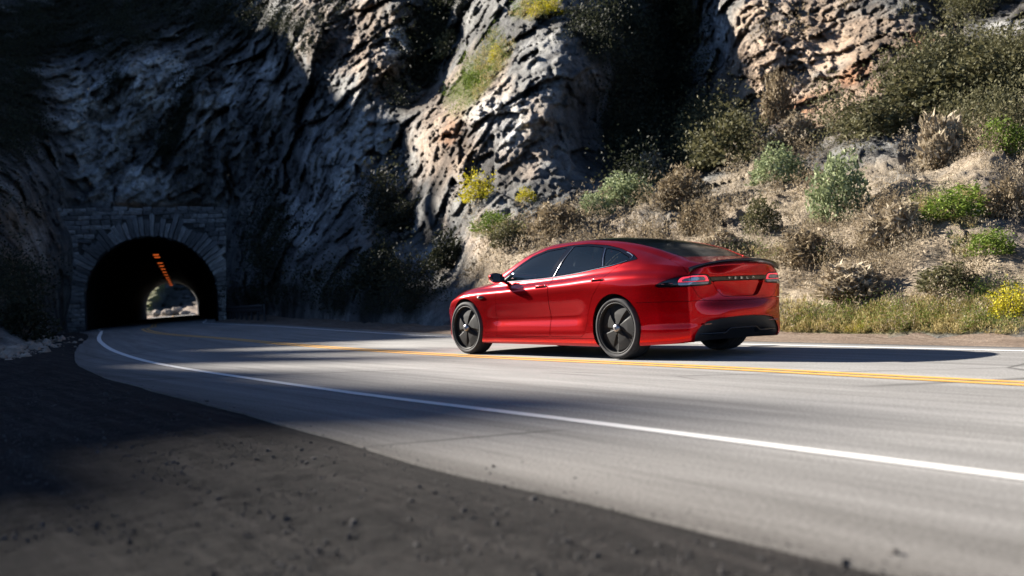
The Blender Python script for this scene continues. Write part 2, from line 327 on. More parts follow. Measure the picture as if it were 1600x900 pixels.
# ------------------------------------------------------------------ the mountainside
# control points: (view angle x, view angle y, distance) of big forms; between them the surface is interpolated and then broken up
BASE = [(-2600, 640, 9), (-1500, 605, 12), (-700, 577, 16), (-300, 560, 19), (-80, 550, 23), (30, 541, 27), (75, 530, 38), (104, 519, 66), (150, 517, 71), (240, 510, 71.5), (345, 502, 72),
        (400, 499, 62), (450, 500.5, 47), (560, 508, 34), (700, 516.5, 26), (850, 521, 21.5), (1000, 526, 18.8), (1230, 533, 15.9), (1420, 535, 14.2), (1600, 537, 12.9), (1900, 548, 10.6), (2300, 565, 8.4), (3000, 620, 6)]
CTRL = [  # left bank
        (-2600, 300, 15), (-1500, 330, 19), (-700, 340, 23), (-300, 360, 27), (-80, 400, 34), (30, 420, 40), (85, 420, 60), (104, 330, 71), (30, 300, 52), (-80, 250, 46), (-300, 200, 42), (-700, 220, 32),
        (40, 150, 74), (0, 60, 84), (-120, 40, 82),
        # over the portal
        (130, 420, 71.6), (240, 400, 71.6), (345, 400, 72), (130, 335, 71.8), (240, 318, 72.2), (345, 325, 72), (100, 250, 74), (200, 250, 75), (250, 180, 77), (100, 160, 78), (200, 90, 81), (300, 130, 76), (330, 230, 71), (340, 60, 84), (240, 20, 96), (100, 20, 100), (250, -150, 125), (50, -200, 130),
        # middle shaded ribs
        (380, 450, 62), (400, 350, 64), (390, 200, 69), (420, 90, 73), (450, 300, 60), (430, 20, 78), (480, 60, 64), (500, 250, 53), (520, 140, 58), (560, 300, 47), (560, 180, 52), (600, 100, 54), (560, 60, 62), (620, 20, 60), (520, -60, 78),
        (450, 420, 47), (560, 430, 38), (640, 380, 40), (635, 250, 47), (660, 130, 58), (680, 40, 62), (620, 460, 31),
        # buttress
        (700, 440, 30.5), (685, 310, 37), (672, 210, 41.5), (730, 260, 35.5), (745, 160, 39.5), (790, 60, 44), (830, -40, 50), (850, 200, 33), (900, 130, 36), (900, 40, 41), (860, 290, 30.5), (800, 240, 33), (930, 240, 36), (950, 100, 41),
        # dark gully
        (990, 180, 48), (1040, 120, 53), (1060, 40, 58), (1000, 20, 55), (1080, 200, 46), (1040, 250, 39), (1110, 90, 50), (960, 280, 33),
        # right rock face
        (1150, 200, 34.5), (1160, 100, 39), (1150, 20, 43), (1250, 160, 33), (1300, 60, 36.5), (1400, 120, 29.5), (1400, 20, 34), (1500, 60, 31), (1600, 20, 30), (1250, -60, 45), (1500, -80, 39),
        # vegetated slopes and ledge
        (800, 400, 26), (830, 340, 29), (950, 420, 22.3), (1000, 340, 26), (1080, 290, 29.5), (1150, 420, 19.6), (1150, 330, 24), (1230, 250, 28), (1300, 400, 18.2), (1310, 310, 22), (1400, 420, 16.6), (1400, 330, 19.2), (1420, 285, 20.5), (1440, 262, 23.2), (1500, 200, 26), (1560, 262, 19.6), (1600, 245, 21.5),
        (1600, 440, 14.6), (1600, 340, 16.8), (1500, 280, 19.6), (1600, 150, 25), (1750, 300, 16), (1900, 200, 18), (1900, 0, 26), (2300, 200, 14), (2300, -100, 22), (3000, 100, 12), (3000, -300, 20),
        (1600, -300, 48), (1100, -300, 62), (700, -300, 72), (300, -400, 130), (2300, -500, 34)]
bx = np.array([b[0] for b in BASE], float); by = np.array([b[1] for b in BASE], float); bZ = np.array([b[2] for b in BASE], float)
bxi = np.unique(np.r_[bx, np.arange(-1000, 2001, 60)]); extra = [(x, np.interp(x, bx, by), math.exp(np.interp(x, bx, np.log(bZ)))) for x in bxi]
CP = np.array(CTRL + extra)
def warp(x, y): return np.stack([np.asarray(x) / 100., np.asarray(y) / 100.], -1)
K0 = warp(CP[:, 0], CP[:, 1]); 
def kern(d): return np.sqrt(d*d + .05) 
A = kern(np.linalg.norm(K0[:, None] - K0[None], axis=-1)) + np.eye(len(K0)) * -1e-3
nC = len(K0); Pm = np.c_[np.ones(nC), K0]; S = np.block([[A, Pm], [Pm.T, np.zeros((3, 3))]])
sol = np.linalg.solve(S, np.r_[np.log(CP[:, 2]), 0, 0, 0])
def depth(x, y):
    q_ = warp(x, y).reshape(-1, 2); o = np.empty(len(q_))
    for i in range(0, len(q_), 20000):
        c = q_[i:i+20000]; o[i:i+20000] = kern(np.linalg.norm(c[:, None] - K0[None], axis=-1)) @ sol[:nC] + np.c_[np.ones(len(c)), c] @ sol[nC:]
    return np.exp(o).reshape(np.shape(x))
txs = np.r_[-2600 + np.arange(0, 2500, 22), np.arange(-100, 1660, 2.3), np.arange(1662, 3000, 22)]
def crest(x): return 15 * np.sin(np.asarray(x) * .035) + 13 * np.sin(np.asarray(x) * .083 + 1) + 13 * np.sin(np.asarray(x) * .19 + 2) + np.interp(x, [-2600, -2000, -1500, -1350, -1200, -1000, -800, -600, -500, -400, -300, -200, -100, 0, 200, 400, 3000], SHADOW_CREST)
SHADOW_CREST = [-400, -640, -682, -626, -518, -404, -342, -270, -240, -232, -220, -200, -205, -205, -205, -350, -500]  # out-of-view ridge line, shaped so its shadow falls across road and cliff
nf = 225; rr = np.r_[np.linspace(0, .62, nf), .62 + .38 * np.linspace(0, 1, 46)[1:]**1.1]
TX = np.broadcast_to(txs[None], (len(rr), len(txs))); yb_ = np.interp(txs, bx, by) + 1.0; ym = np.minimum(-15, crest(txs)); yt = crest(txs)
# rows: up to the top of the view finely, above it coarsely
ymid = np.where(yt > -15, yt + (yb_ - yt) * .3, -15.0)
TY = np.where(rr[:, None] <= .62, yb_[None] + (ymid - yb_)[None] * (rr[:, None] / .62), ymid[None] + (yt - ymid)[None] * ((rr[:, None] - .62) / .38))
TZ = depth(TX, TY); D = rays(TX, TY); TP = aC + D * TZ[..., None]
flat = TP.reshape(-1, 3)
def blob(pts, x=TX, y=TY, seed=0):
    o = np.zeros(x.shape)
    for (cx_, cy_, rx, ry, ang, w_) in pts:
        a = R(ang); u = ((x - cx_) * math.cos(a) + (y - cy_) * math.sin(a)) / rx; v = (-(x - cx_) * math.sin(a) + (y - cy_) * math.cos(a)) / ry
        o = np.maximum(o, w_ * np.clip(1.6 - 1.2 * np.sqrt(u*u + v*v), 0, 1))
    return o
edge_n = (fbm(flat * .35, 4) * .55).reshape(TX.shape); fine_n = (fbm(flat * 1.7, 3) * .4).reshape(TX.shape)
def mask(pts, sharp=2.2): return np.clip((blob(pts) + edge_n * .8 + fine_n * .45 - .42) * sharp, 0, 1) * (blob(pts) > .02)
soft = blob([(1250, 420, 520, 110, 0, 1), (1500, 300, 320, 90, 0, 1), (850, 420, 160, 70, 0, .7), (2300, 350, 700, 260, 0, 1)])    # soil slopes: gentler relief
veg = mask([(110, 40, 260, 70, -6, 1.0), (20, 160, 60, 130, 0, .9), (350, 30, 160, 40, 10, .8), (180, 140, 50, 22, -40, .8), (420, 380, 50, 80, 0, .75), (600, 470, 150, 35, 0, .9), (430, 465, 80, 36, 0, .8), (680, 60, 45, 140, 30, .85), (1010, 170, 75, 150, 10, 1.15), (980, 60, 110, 60, 0, .8), (1060, 40, 60, 60, 0, .7), (1110, 235, 90, 45, -10, .9), (1530, 135, 150, 50, -12, 1.0), (1540, 200, 120, 45, 0, .8), (1330, 230, 60, 50, 0, .6), (1480, 10, 110, 40, 0, .8), (30, 470, 80, 60, 0, .7), (280, 190, 14, 90, 20, 1.1), (510, 60, 40, 60, 10, .6), (610, 350, 30, 70, 15, .55), (-500, 350, 500, 200, 0, 1)])  # dark plants, plus one narrow streak painting the dark of a rock crack
tan = mask([(720, 190, 85, 130, 30, 1.1), (820, 220, 60, 90, 20, .8), (1250, 100, 170, 140, 0, 1.2), (1420, 90, 120, 90, 0, 1.1), (560, 60, 140, 80, 20, .9), (1300, 420, 520, 120, 0, 1.0), (40, 400, 70, 120, 0, .8), (780, 380, 90, 60, 0, 1), (1800, 300, 400, 400, 0, 1)], 1.5)
orange = mask([(1450, 70, 50, 22, 20, .95), (1250, 170, 60, 20, -30, .6), (1340, 120, 50, 25, 20, .6), (700, 205, 22, 30, 0, .7)]) * .8
soil = mask([(1300, 430, 560, 110, 0, 1.2), (1380, 330, 330, 90, 0, 1.15), (1180, 300, 120, 60, 0, .9), (1480, 275, 160, 20, -6, 1.1), (820, 420, 150, 60, 0, 1), (1000, 330, 110, 50, 0, .8), (1900, 400, 400, 150, 0, 1.2)], 1.4)
green = mask([(745, 120, 30, 90, 38, .95), (840, 10, 45, 25, -20, 1.0), (760, 370, 60, 14, 0, .8), (1330, 500, 420, 26, 2, .95), (1490, 335, 90, 35, 0, .95), (1530, 385, 60, 22, 0, .9), (1560, 470, 90, 26, 0, .9), (1130, 200, 18, 50, 40, .7), (1000, 290, 60, 14, -30, .8), (1180, 400, 120, 22, 0, .6)], 1.8)
pale = mask([(150, 200, 80, 120, 0, 1.0), (240, 120, 60, 60, 20, 1.05), (200, 290, 110, 40, 0, .85), (340, 150, 40, 90, 20, .6), (420, 130, 40, 50, 0, .75), (545, 240, 60, 110, 25, .9), (480, 330, 40, 90, 30, .75), (620, 70, 30, 30, 0, 1), (860, 90, 60, 80, 0, .6), (1110, 60, 40, 60, 0, 1.1), (780, 190, 60, 60, 0, .9), (430, 480, 12, 40, 20, .7), (660, 400, 30, 20, -30, .8), (1570, 40, 50, 30, 0, .8), (60, 390, 30, 60, 0, .6)], 1.7)
rockyness = 1 - np.clip(soft, 0, 1) * .72
port = np.clip(1 - np.maximum(np.abs(TX - 235) / 150, np.abs(TY - 430) / 125), 0, 1); portm = 1 - smooth(0, .22, port)
# break-up relief, tilted strata
c30, s30 = math.cos(R(33)), math.sin(R(33))
fq = flat * np.array([1, .24, 1])
st = np.c_[flat[:, 0] * c30 - flat[:, 2] * s30, fq[:, 1], (flat[:, 0] * s30 + flat[:, 2] * c30) * .72]
Zn = TZ.ravel()
big = ridged(st * .105 + 5, 2, .5); mid_ = ridged(st * .30 + 9, 3, .55); sm_ = ridged(st * .95, 3, .55); tiny = fbm(fq * 3.2, 3, .6)
stw = st + np.stack([fbm(fq * .5 + k * 9, 2) for k in range(3)], 1) * .10
f1, e1 = facets(stw * .34, 1, 1.5); f2, e2 = facets(stw * .95, 2, 1.4); f3, e3 = facets(stw * 2.4, 3, 1.3); f4, e4 = facets(fq * np.array([1, 2, 1]) * 5.2, 4, 1.2)
crack = -np.exp(-(e1 / .05)**2) * .25 * (perlin(flat * .2 + 3) > 0) - np.exp(-(e2 / .07)**2) * .10
disp = (big * .7 + tiny * .07 + f1 * .95 + f2 * .68 + f3 * (.36 + .12 * tan.ravel()) + f4 * (.17 + .13 * tan.ravel()) + crack) * rockyness.ravel()
disp = disp * portm.ravel() * smooth(0, 2.2, flat[:, 2] - gz(flat[:, 0], flat[:, 1])) * np.clip(Zn / 45, .45, 1.35)
dirn = D.reshape(-1, 3); dirn = dirn / np.linalg.norm(dirn, axis=1)[:, None]
up_amt = np.clip(soft, 0, 1).ravel()
flat2 = flat - dirn * (disp * (1 - .6 * up_amt))[:, None]; flat2[:, 2] += disp * up_amt * .55 + fbm(flat * .9, 4) * .12 * up_amt * smooth(0, 1, flat[:, 2])
TPn = flat2.reshape(TP.shape)
F = grid_faces(*TX.shape)
cxm = TX.ravel()[F].mean(1); cym = TY.ravel()[F].mean(1)
# the tunnel mouth is open: the mountain skin stops behind the portal masonry
inside = (cxm > 128) & (cxm < 352) & (cym > 352)
F = F[~inside]
att = dict(pale=pale.ravel(), crack=np.clip(np.exp(-(e1 / .06)**2) * (perlin(flat * .2 + 3) > 0) + .35 * np.exp(-(e2 / .10)**2) + .5 * np.exp(-(e3 / .12)**2), 0, 1), block=np.clip(.5 + .45 * f2 + .35 * f1, 0, 1), tan=tan.ravel(), veg=veg.ravel(), orange=orange.ravel(), soil=soil.ravel(), green=green.ravel())
mountain = np_mesh('mountainside', flat2, F[:, ::-1], M['rock'], attrs=att); tag(mountain, kind='structure')
TN = np.cross(np.gradient(TPn, axis=1), np.gradient(TPn, axis=0)); TN /= np.linalg.norm(TN, axis=-1)[..., None] + 1e-9
TN *= np.sign(-(TN * D).sum(-1))[..., None]
def on_slope(x, y):
    j = int(np.clip(np.searchsorted(txs, x), 1, len(txs) - 1)); i = int(np.argmin(np.abs(TY[:, j] - y)))
    return TPn[i, j], TN[i, j]
# ------------------------------------------------------------------ tunnel: portal masonry, lining, lamps
portal = empty('tunnel_portal', (TUN0[0], TUN0[1], float(gz(*TUN0))), math.atan2(TUNN[1], TUNN[0]))
tag(portal, 'rough grey stone masonry portal framing the dark road tunnel mouth under the cliff', 'tunnel portal')
HW, SPR, RY = 4.08, 1.75, 3.95             # half width, springing height, arch rise
def arch_uz(n, grow=0.0, z0=-.6):
    a = np.linspace(0, np.pi, n); arc_ = np.c_[(HW + grow) * np.cos(a), SPR + (RY + grow) * np.sin(a)]
    zs = np.linspace(z0, SPR, 7)[:-1]
    return np.r_[np.c_[np.full(6, HW + grow), zs], arc_, np.c_[np.full(6, -HW - grow), zs[::-1]]]
# mortar core with the arched hole, a real slab
bm = bmesh.new(); inn = arch_uz(33, .0); out = []
U0, U1, TOP = -5.75, 5.15, 7.35
for (u, z) in inn:
    d = np.array([u, max(z - SPR, 0)]); 
    if z <= SPR: out.append((U1 if u > 0 else U0, z))
    else:
        k = min((U1 / u) if u > 1e-6 else (U0 / u if u < -1e-6 else 1e9), (TOP - SPR) / (z - SPR)); out.append((u * k, SPR + (z - SPR) * k))
rows = []
for dpt in (0.10, 1.6):
    rows.append(([bm.verts.new((u, dpt, z)) for u, z in inn], [bm.verts.new((u, dpt, z)) for u, z in out]))
for i in range(len(inn) - 1):
    (a0, b0), (a1, b1) = rows
    bm.faces.new((a0[i], a0[i+1], b0[i+1], b0[i])); bm.faces.new((a1[i+1], a1[i], b1[i], b1[i+1]))
    bm.faces.new((a0[i+1], a0[i], a1[i], a1[i+1])); bm.faces.new((b0[i], b0[i+1], b1[i+1], b1[i]))
bm_obj('mortar_core', bm, M['mortar'], portal)
bm = bmesh.new(); add_box(bm, (-6.35, .5, 2.6), (1.15, .9, 6.6)); bm_obj('buttress_core', bm, M['mortar'], portal)
def rough_block(seed, wedge=1.0):
    rs = np.random.default_rng(seed); bm = bmesh.new(); bmesh.ops.create_cube(bm, size=1)
    bmesh.ops.bevel(bm, geom=list(bm.edges), offset=.07, segments=1, affect='EDGES')
    for v in bm.verts:
        if v.co.z > 0: v.co.x *= wedge
        v.co += Vector(rs.normal(0, .045, 3))
        if v.co.y < 0 and abs(v.co.x) < .5 and abs(v.co.z) < .5: v.co.y -= abs(rs.normal(0, .09))
    me = bpy.data.meshes.new('stone'); bm.to_mesh(me); bm.free(); return me
def variants(mats, wedge=1.0, n=4, s0=0):
    o = []
    for m in mats:
        for k in range(n): me = rough_block(s0 + len(o), wedge); me.materials.append(m); o.append(me)
    return o
SB = variants(M['stone'], 1.0, 3, 10); WB = variants(M['stone'], 1.28, 3, 50)
def place(name, me, loc, rot, scl, parent):
    o = bpy.data.objects.new(name, me); COL.objects.link(o); o.parent = parent; o.location = loc; o.rotation_euler = rot; o.scale = scl; return o
RING = 1.15
nv = 46
for k in range(nv):
    a = math.pi * (k + .5) / nv; ln = RING + random.uniform(-.35, .45); w_ = math.pi * (HW + .02) / nv * .93
    ca, sa = math.cos(a), math.sin(a); r0 = ln / 2
    place('voussoir', random.choice(WB), ((HW + r0) * ca, .08 - random.uniform(0, .13), SPR + (RY + r0) * sa), (0, math.pi/2 - a, 0), (w_, .36, ln), portal)
z = -.55
while z < TOP - .12:
    hgt = random.uniform(.24, .36); zc = z + hgt / 2
    for u_lo, u_hi, ztop in ((U0 - .02, U1, TOP), (-6.95, U0 - .1, 5.75)):
        if zc > ztop: continue
        u = u_lo
        while u < u_hi - .1:
            w_ = min(random.uniform(.35, .95), u_hi - u)
            if u_hi - (u + w_) < .25: w_ = u_hi - u
            uc = u + w_ / 2
            if zc <= SPR:
                lo, hi = u, u + w_
                if hi > -HW and lo < HW:
                    if lo < -HW and -HW - lo > .2: hi = -HW - .0
                    elif hi > HW and hi - HW > .2: lo = HW
                    else: u += w_; continue
                uc, ww = (lo + hi) / 2, hi - lo
            else:
                rr_ = math.hypot(uc / (HW + RING + .12), (zc - SPR) / (RY + RING + .12))
                ww = w_
                if rr_ < 1.0: u += w_; continue
            place('stone', random.choice(SB), (uc, (.10 if u_lo > -6 else .02) - random.uniform(0, .13), zc), (random.uniform(-.05, .05), random.uniform(-.07, .07), random.uniform(-.06, .06)), (ww * .95, .34, hgt * .92), portal)
            u += w_
    z += hgt
u = U0
while u < U1 - .2:                                                   # rough capping course
    w_ = random.uniform(.5, 1.0); place('coping_stone', random.choice(SB), (u + w_/2, .35, TOP + .06 + random.uniform(-.05, .07)), (0, random.uniform(-.04, .04), 0), (w_ * .95, .95, .26), portal); u += w_
# lining, 121 m long, rough rock shape; the road runs through it
prof = arch_uz(29, .02, -1.0); dd = np.r_[.12, np.arange(1.2, 122, 1.2)]
Q = np.array([[(u, z, d) for (u, z) in prof] for d in dd]).reshape(-1, 3); nz = fbm(Q * .7, 3) * .16; nz[Q[:, 2] < 1] *= .1
cen = np.array([0, SPR * .6]); dv = Q[:, :2] - cen; dv /= np.linalg.norm(dv, axis=1)[:, None]; Q[:, :2] += dv * np.abs(nz)[:, None]
wx_ = TUN0[0] + TUNN[0] * Q[:, 0] + TUNV[0] * Q[:, 2]; wy_ = TUN0[1] + TUNN[1] * Q[:, 0] + TUNV[1] * Q[:, 2]
base = gz(TUN0[0] + TUNV[0] * Q[:, 2], TUN0[1] + TUNV[1] * Q[:, 2])
lining = np_mesh('tunnel_lining', np.c_[wx_, wy_, Q[:, 1] + base], grid_faces(len(dd), len(prof)), M['lining_shade']); tag(lining, 'black sooty tunnel lining running back from the portal to the far opening', 'tunnel')
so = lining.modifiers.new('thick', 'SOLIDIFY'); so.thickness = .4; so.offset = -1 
m, nt, b = new_mat('orange_lamp_glass'); b.inputs['Base Color'].default_value = (.5, .12, .02, 1); b.inputs['Emission Color'].default_value = (1, .17, .03, 1); b.inputs['Emission Strength'].default_value = .17; M['lamp'] = m
M['lamp_case'] = simple('lamp_case', (.05, .045, .04), .6)
ordw = ['first', 'second', 'third', 'fourth', 'fifth', 'sixth', 'seventh', 'eighth', 'ninth', 'tenth', 'eleventh', 'last']
def lamp_mesh(kind):
    bm = bmesh.new()
    if kind == 'lens': add_box(bm, (0, 0, -.06), (.44, .12, .07), bev=.03)
    elif kind == 'housing': add_box(bm, (0, 0, .04), (.9, .40, .12), bev=.02)
    else:
        for s_ in (-.3, .3): add_box(bm, (s_, 0, .22), (.05, .05, .26))
    return bm
dl = [15, 19, 30, 37, 45, 54, 64, 75, 86, 97, 108, 118]
for k, d in enumerate(dl):
    x_, y_ = TUN0 + TUNV * d; e = empty('tunnel_lamp', (x_, y_, float(gz(x_, y_)) + 5.3), math.atan2(TUNN[1], TUNN[0]))
    tag(e, '%s orange glowing lamp on the tunnel ceiling counting inward from the portal' % ordw[k], 'ceiling lamp', 'orange lamps along the tunnel ceiling')
    if k == 0: LM = {n: bm_obj(n, lamp_mesh(n2), M[mm], e) for n, n2, mm in (('lens', 'lens', 'lamp'), ('housing', 'housing', 'lamp_case'), ('bracket', 'bracket', 'lamp_case'))}
    else:
        for n, o in LM.items(): c = o.copy(); COL.objects.link(c); c.parent = e
# far hillside beyond the tunnel
fx = np.linspace(60, 520, 231); fy = np.linspace(503, 380, 90); FX_, FY_ = np.meshgrid(fx, fy)
fz = 206 + (500 - FY_) * 1.1 + smooth(240, 262, FX_ + (FY_ - 470) * .6) * 30 * smooth(492, 478, FY_ - 0 * FX_)
FP = aC + rays(FX_, FY_) * fz[..., None]; ff = FP.reshape(-1, 3)
ff = ff + np.c_[np.zeros(len(ff)), -(ridged(ff * .12, 3) * 2.4 + fbm(ff * .5, 3) * 1.0) , fbm(ff * .3, 3) * .5]
wob = fbm(ff * np.array([.3, .05, .3]), 3).reshape(FX_.shape)
soilf = smooth(479, 488, FY_ + wob * 5 - np.clip(258 - FX_, -40, 20) * .25); greenf = smooth(262, 250, FX_ + (FY_ - 460) * .5 + wob * 8) * (1 - soilf)
palef = np.clip(wob * 3 - .9, 0, 1) * (FX_ > 262); scrub_shadef = (1 - soilf) * (1 - greenf) * (1 - palef)  # dark scrub colour paints in the shade on the hill's centre
farhill = np_mesh('far_hillside', ff, grid_faces(*FX_.shape), M['rock'], attrs=dict(tan=soilf.ravel(), veg=scrub_shadef.ravel() * .93, orange=np.zeros(ff.shape[0]), soil=np.zeros(ff.shape[0]), green=greenf.ravel())); tag(farhill, kind='structure')
def boulder_mesh(seed, mat, sub=3):
    bm = bmesh.new(); bmesh.ops.create_icosphere(bm, subdivisions=sub, radius=.5)
    P_ = np.array([v.co for v in bm.verts]); q = P_ + seed * 7.7; r_ = 1 + fbm(q * 1.6, 3) * .45
    cell = np.round(P_ * 3.2 + seed) ; r_ += (perlin(cell * .7 + .35)) * .12
    for v, k in zip(bm.verts, r_): v.co *= float(k); v.co.z *= .72
    me = bpy.data.meshes.new('boulder'); bm.to_mesh(me); bm.free(); me.materials.append(mat); me.polygons.foreach_set('use_smooth', np.zeros(len(me.polygons), bool)); return me
def boulder(px, py, Z, w, mat, label, seed, group=None, sink=.25, hs=1.0):
    P_ = aC + rays(px, py) * Z; o = bpy.data.objects.new('boulder', boulder_mesh(seed, mat)); COL.objects.link(o)
    o.location = (P_[0], P_[1], P_[2] - 0); o.scale = (w, w, w * hs); o.rotation_euler = (0, 0, seed * 1.3); return tag(o, label, 'boulder', group)
M['gravel_stone'] = simple('gravel_stone', (.04, .036, .034), .95, var=.7, vscale=9); M['pale_rock'] = simple('pale_boulder', (.26, .21, .165), .95, var=.4, vscale=3); M['grey_rock'] = simple('grey_boulder', (.22, .215, .205), .95, var=.45, vscale=3)
for k, (px, py, Zb, w, lab) in enumerate([(245, 490, 200, 1.7, 'tan boulder at the left corner of the far tunnel opening'), (262, 489, 203, 2.0, 'sunlit tan boulder left of centre in the far tunnel opening'), (276, 486.5, 204, 2.6, 'largest rounded tan boulder in the middle of the far opening'), (290, 490.5, 202, 2.0, 'low tan boulder right of the largest in the far opening'), (301, 493, 200, 1.3, 'small pale boulder at the right edge of the far opening')]):
    boulder(px, py, Zb, w, M['pale_rock'], lab, k + 3, 'boulders beyond the tunnel')

# ------------------------------------------------------------------ low rail and rubble beside the road
rail = empty('guardrail', (*tp(4.6, -1.0), float(gz(*tp(4.6, -1)))), 0); tag(rail, 'low dark steel guardrail beside the road right of the tunnel portal', 'guardrail')
M['rail'] = simple('dark_weathered_steel', (.045, .047, .05), .55, metal=.6, var=.3)
rp = [np.array(tp(4.55, -1.0)), np.array((-15.6, 61.)), np.array((-13.2, 54.)), np.array((-10.9, 47.5))]
bm = bmesh.new(); PR = [(0, .44), (.035, .48), (.035, .55), (-.01, .585), (-.01, .61), (.035, .645), (.035, .71), (0, .75)]
rings = []
for p_ in rp: rings.append([bm.verts.new((p_[0] - a - rail.location.x, p_[1] - a * .6 - rail.location.y, float(gz(*p_)) + z - rail.location.z)) for a, z in PR])
for a, b_ in zip(rings, rings[1:]):
    for i in range(len(PR) - 1): bm.faces.new((a[i], a[i+1], b_[i+1], b_[i]))
o = bm_obj('beam', bm, M['rail'], rail); o.modifiers.new('t', 'SOLIDIFY').thickness = .012
for k in range(9):
    t_ = k / 8 * 3; i = min(int(t_), 2); p_ = rp[i] + (rp[i+1] - rp[i]) * (t_ - i); bm = bmesh.new()
    add_box(bm, (p_[0] - rail.location.x + .06, p_[1] - rail.location.y + .04, float(gz(*p_)) + .33 - rail.location.z), (.09, .12, .92)); bm_obj('post', bm, M['rail'], rail)
# rubble: small stones nobody could count
def rubble(name, centers, sizes, mat, ico=True):
    bm0 = bmesh.new(); (bmesh.ops.create_icosphere(bm0, subdivisions=1, radius=.5) if ico else bmesh.ops.create_cone(bm0, cap_ends=True, cap_tris=True, segments=5, radius1=.5, radius2=.3, depth=.6)); bmesh.ops.triangulate(bm0, faces=bm0.faces); bv = np.array([v.co for v in bm0.verts]); bf = np.array([[v.index for v in f.verts] for f in bm0.faces]); bm0.free()
    n = len(centers); Vv = bv[None] * (1 + RNG.normal(0, .17, (n, len(bv), 1))) * np.asarray(sizes)[:, None, None] * RNG.uniform(.6, 1.2, (n, 1, 3))
    Vv = Vv + np.asarray(centers)[:, None]; Ff = bf[None] + (np.arange(n) * len(bv))[:, None, None]
    return tag(np_mesh(name, Vv.reshape(-1, 3), Ff.reshape(-1, 3), mat, smooth_=False), kind='stuff')
def edge_dist_left(x, y):
    j = np.argmin(np.abs(Le[:, None, 1] - y[None]) + np.abs(Le[:, None, 0] - x[None]), axis=0); return ((np.c_[x, y] - Le[j]) * nrm[j]).sum(1)
n = 80000; yy = 1.3 + 14 * RNG.random(n)**1.5; xx = -.62 * yy - 1 + RNG.random(n) * (1.0 * yy + 3.5); ed = edge_left(xx, yy); k_ = ed > .03 - RNG.exponential(.10, n) * (RNG.random(n) < .5)
xx, yy = xx[k_], yy[k_]; szs = .004 + RNG.exponential(.0048, len(xx)) * RNG.random(len(xx)); rubble('gravel_stones', np.c_[xx, yy, gz(xx, yy) - .014 * smooth(-.01, .03, ed[k_]) - .03 * smooth(.2, 2.5, ed[k_]) + szs * .1], szs * 1.4, M['gravel_stone'], False)
n = 900; t_ = RNG.random(n); xx = -9.2 - 5.5 * t_ + RNG.normal(0, .5, n) - RNG.exponential(.35, n); yy = 19.5 + 14 * t_ + RNG.normal(0, .6, n); ed = edge_left(xx, yy); k_ = ed > .05
xx, yy = xx[k_], yy[k_]; szs = .04 + RNG.exponential(.06, len(xx)); rubble('rubble', np.c_[xx, yy, gz(xx, yy) - .03], szs, M['pale_rock'])
# ------------------------------------------------------------------ vegetation
def leaf_cloud(n, size, shape='round', seed=0, lump=.35, up=0.0, hollow=.5, elong=1.6):
    rs = np.random.default_rng(seed); d = rs.normal(size=(n, 3)); d /= np.linalg.norm(d, axis=1)[:, None]; d[:, 2] = np.abs(d[:, 2]) if shape != 'ball' else d[:, 2]
    rad = (hollow + (1 - hollow) * rs.random(n)**.7) * (1 + lump * fbm(d * 1.8 + seed * 3.1, 3))
    P_ = d * rad[:, None] * .5; P_[:, 2] *= 1.7
    a = rs.normal(size=(n, 3)) + d * .8 + np.array([0, 0, up]); a /= np.linalg.norm(a, axis=1)[:, None]; b_ = np.cross(a, rs.normal(size=(n, 3))); b_ /= np.linalg.norm(b_, axis=1)[:, None]
    s = size * rs.uniform(.6, 1.5, (n, 1)); A_ = a * s * elong; B_ = b_ * s * .5
    V_ = np.stack([P_ - A_ * .5, P_ + B_, P_ + A_ * .6, P_ - B_], 1); return V_.reshape(-1, 3), np.arange(n * 4).reshape(-1, 4)
SHM = {}
def shrub_variant(kind, v):
    if (kind, v) in SHM: return SHM[kind, v]
    mat, n, size, lump, up, el = {'sage': ('leaf_sage', 2600, .036, .3, .6, 1.7), 'olive': ('leaf_olive', 2400, .042, .45, .2, 1.5), 'green': ('leaf_green', 2000, .040, .45, .3, 1.4), 'yellow': ('leaf_yellow', 1500, .035, .6, .2, 1.2), 'dry': ('leaf_dry', 2400, .050, .4, .9, 3.2), 'dark': ('leaf_dark', 2200, .045, .5, .2, 1.5), 'brown': ('leaf_brown', 2200, .045, .45, .5, 2.4)}[kind]
    V_, F_ = leaf_cloud(n, size, seed=v * 13 + len(kind), lump=lump, up=up, elong=el)
    me = np_mesh('foliage', V_, F_, M[mat], smooth_=False); f = me.data; bpy.data.objects.remove(me)
    bm = bmesh.new(); rs = random.Random(v)
    for k in range(7):
        an = rs.uniform(0, 6.28); tip = Vector((math.cos(an) * rs.uniform(.1, .3), math.sin(an) * rs.uniform(.1, .3), rs.uniform(.35, .65))); sd = Vector((.018, 0, 0)); s2 = Vector((0, .018, 0))
        q = [bm.verts.new(c) for c in (sd, s2, -sd, -s2)]; t_ = [bm.verts.new(tip + c * .3) for c in (sd, s2, -sd, -s2)]
        for i in range(4): bm.faces.new((q[i], q[(i+1) % 4], t_[(i+1) % 4], t_[i]))
    st_ = bpy.data.meshes.new('stem'); bm.to_mesh(st_); bm.free(); st_.materials.append(M['wood'])
    SHM[kind, v] = (f, st_); return f, st_
def shrub(px, py, wpx, hpx, kind, label, group=None, v=None):
    p_, n_ = on_slope(px, py + hpx * .42); Zd = (p_ - aC) @ aFW; w = wpx / FPX * Zd; h = hpx / FPX * Zd * 1.12; v = v if v is not None else random.randrange(3)
    e = empty('shrub', p_ - np.array([0, 0, .08 * h]), random.uniform(0, 6.28)); f, s_ = shrub_variant(kind, v)
    o = bpy.data.objects.new('foliage', f); COL.objects.link(o); o.parent = e; s2 = bpy.data.objects.new('stem', s_); COL.objects.link(s2); s2.parent = e
    e.scale = (w, w, h / .9); tag(e, label, 'shrub', group); return e
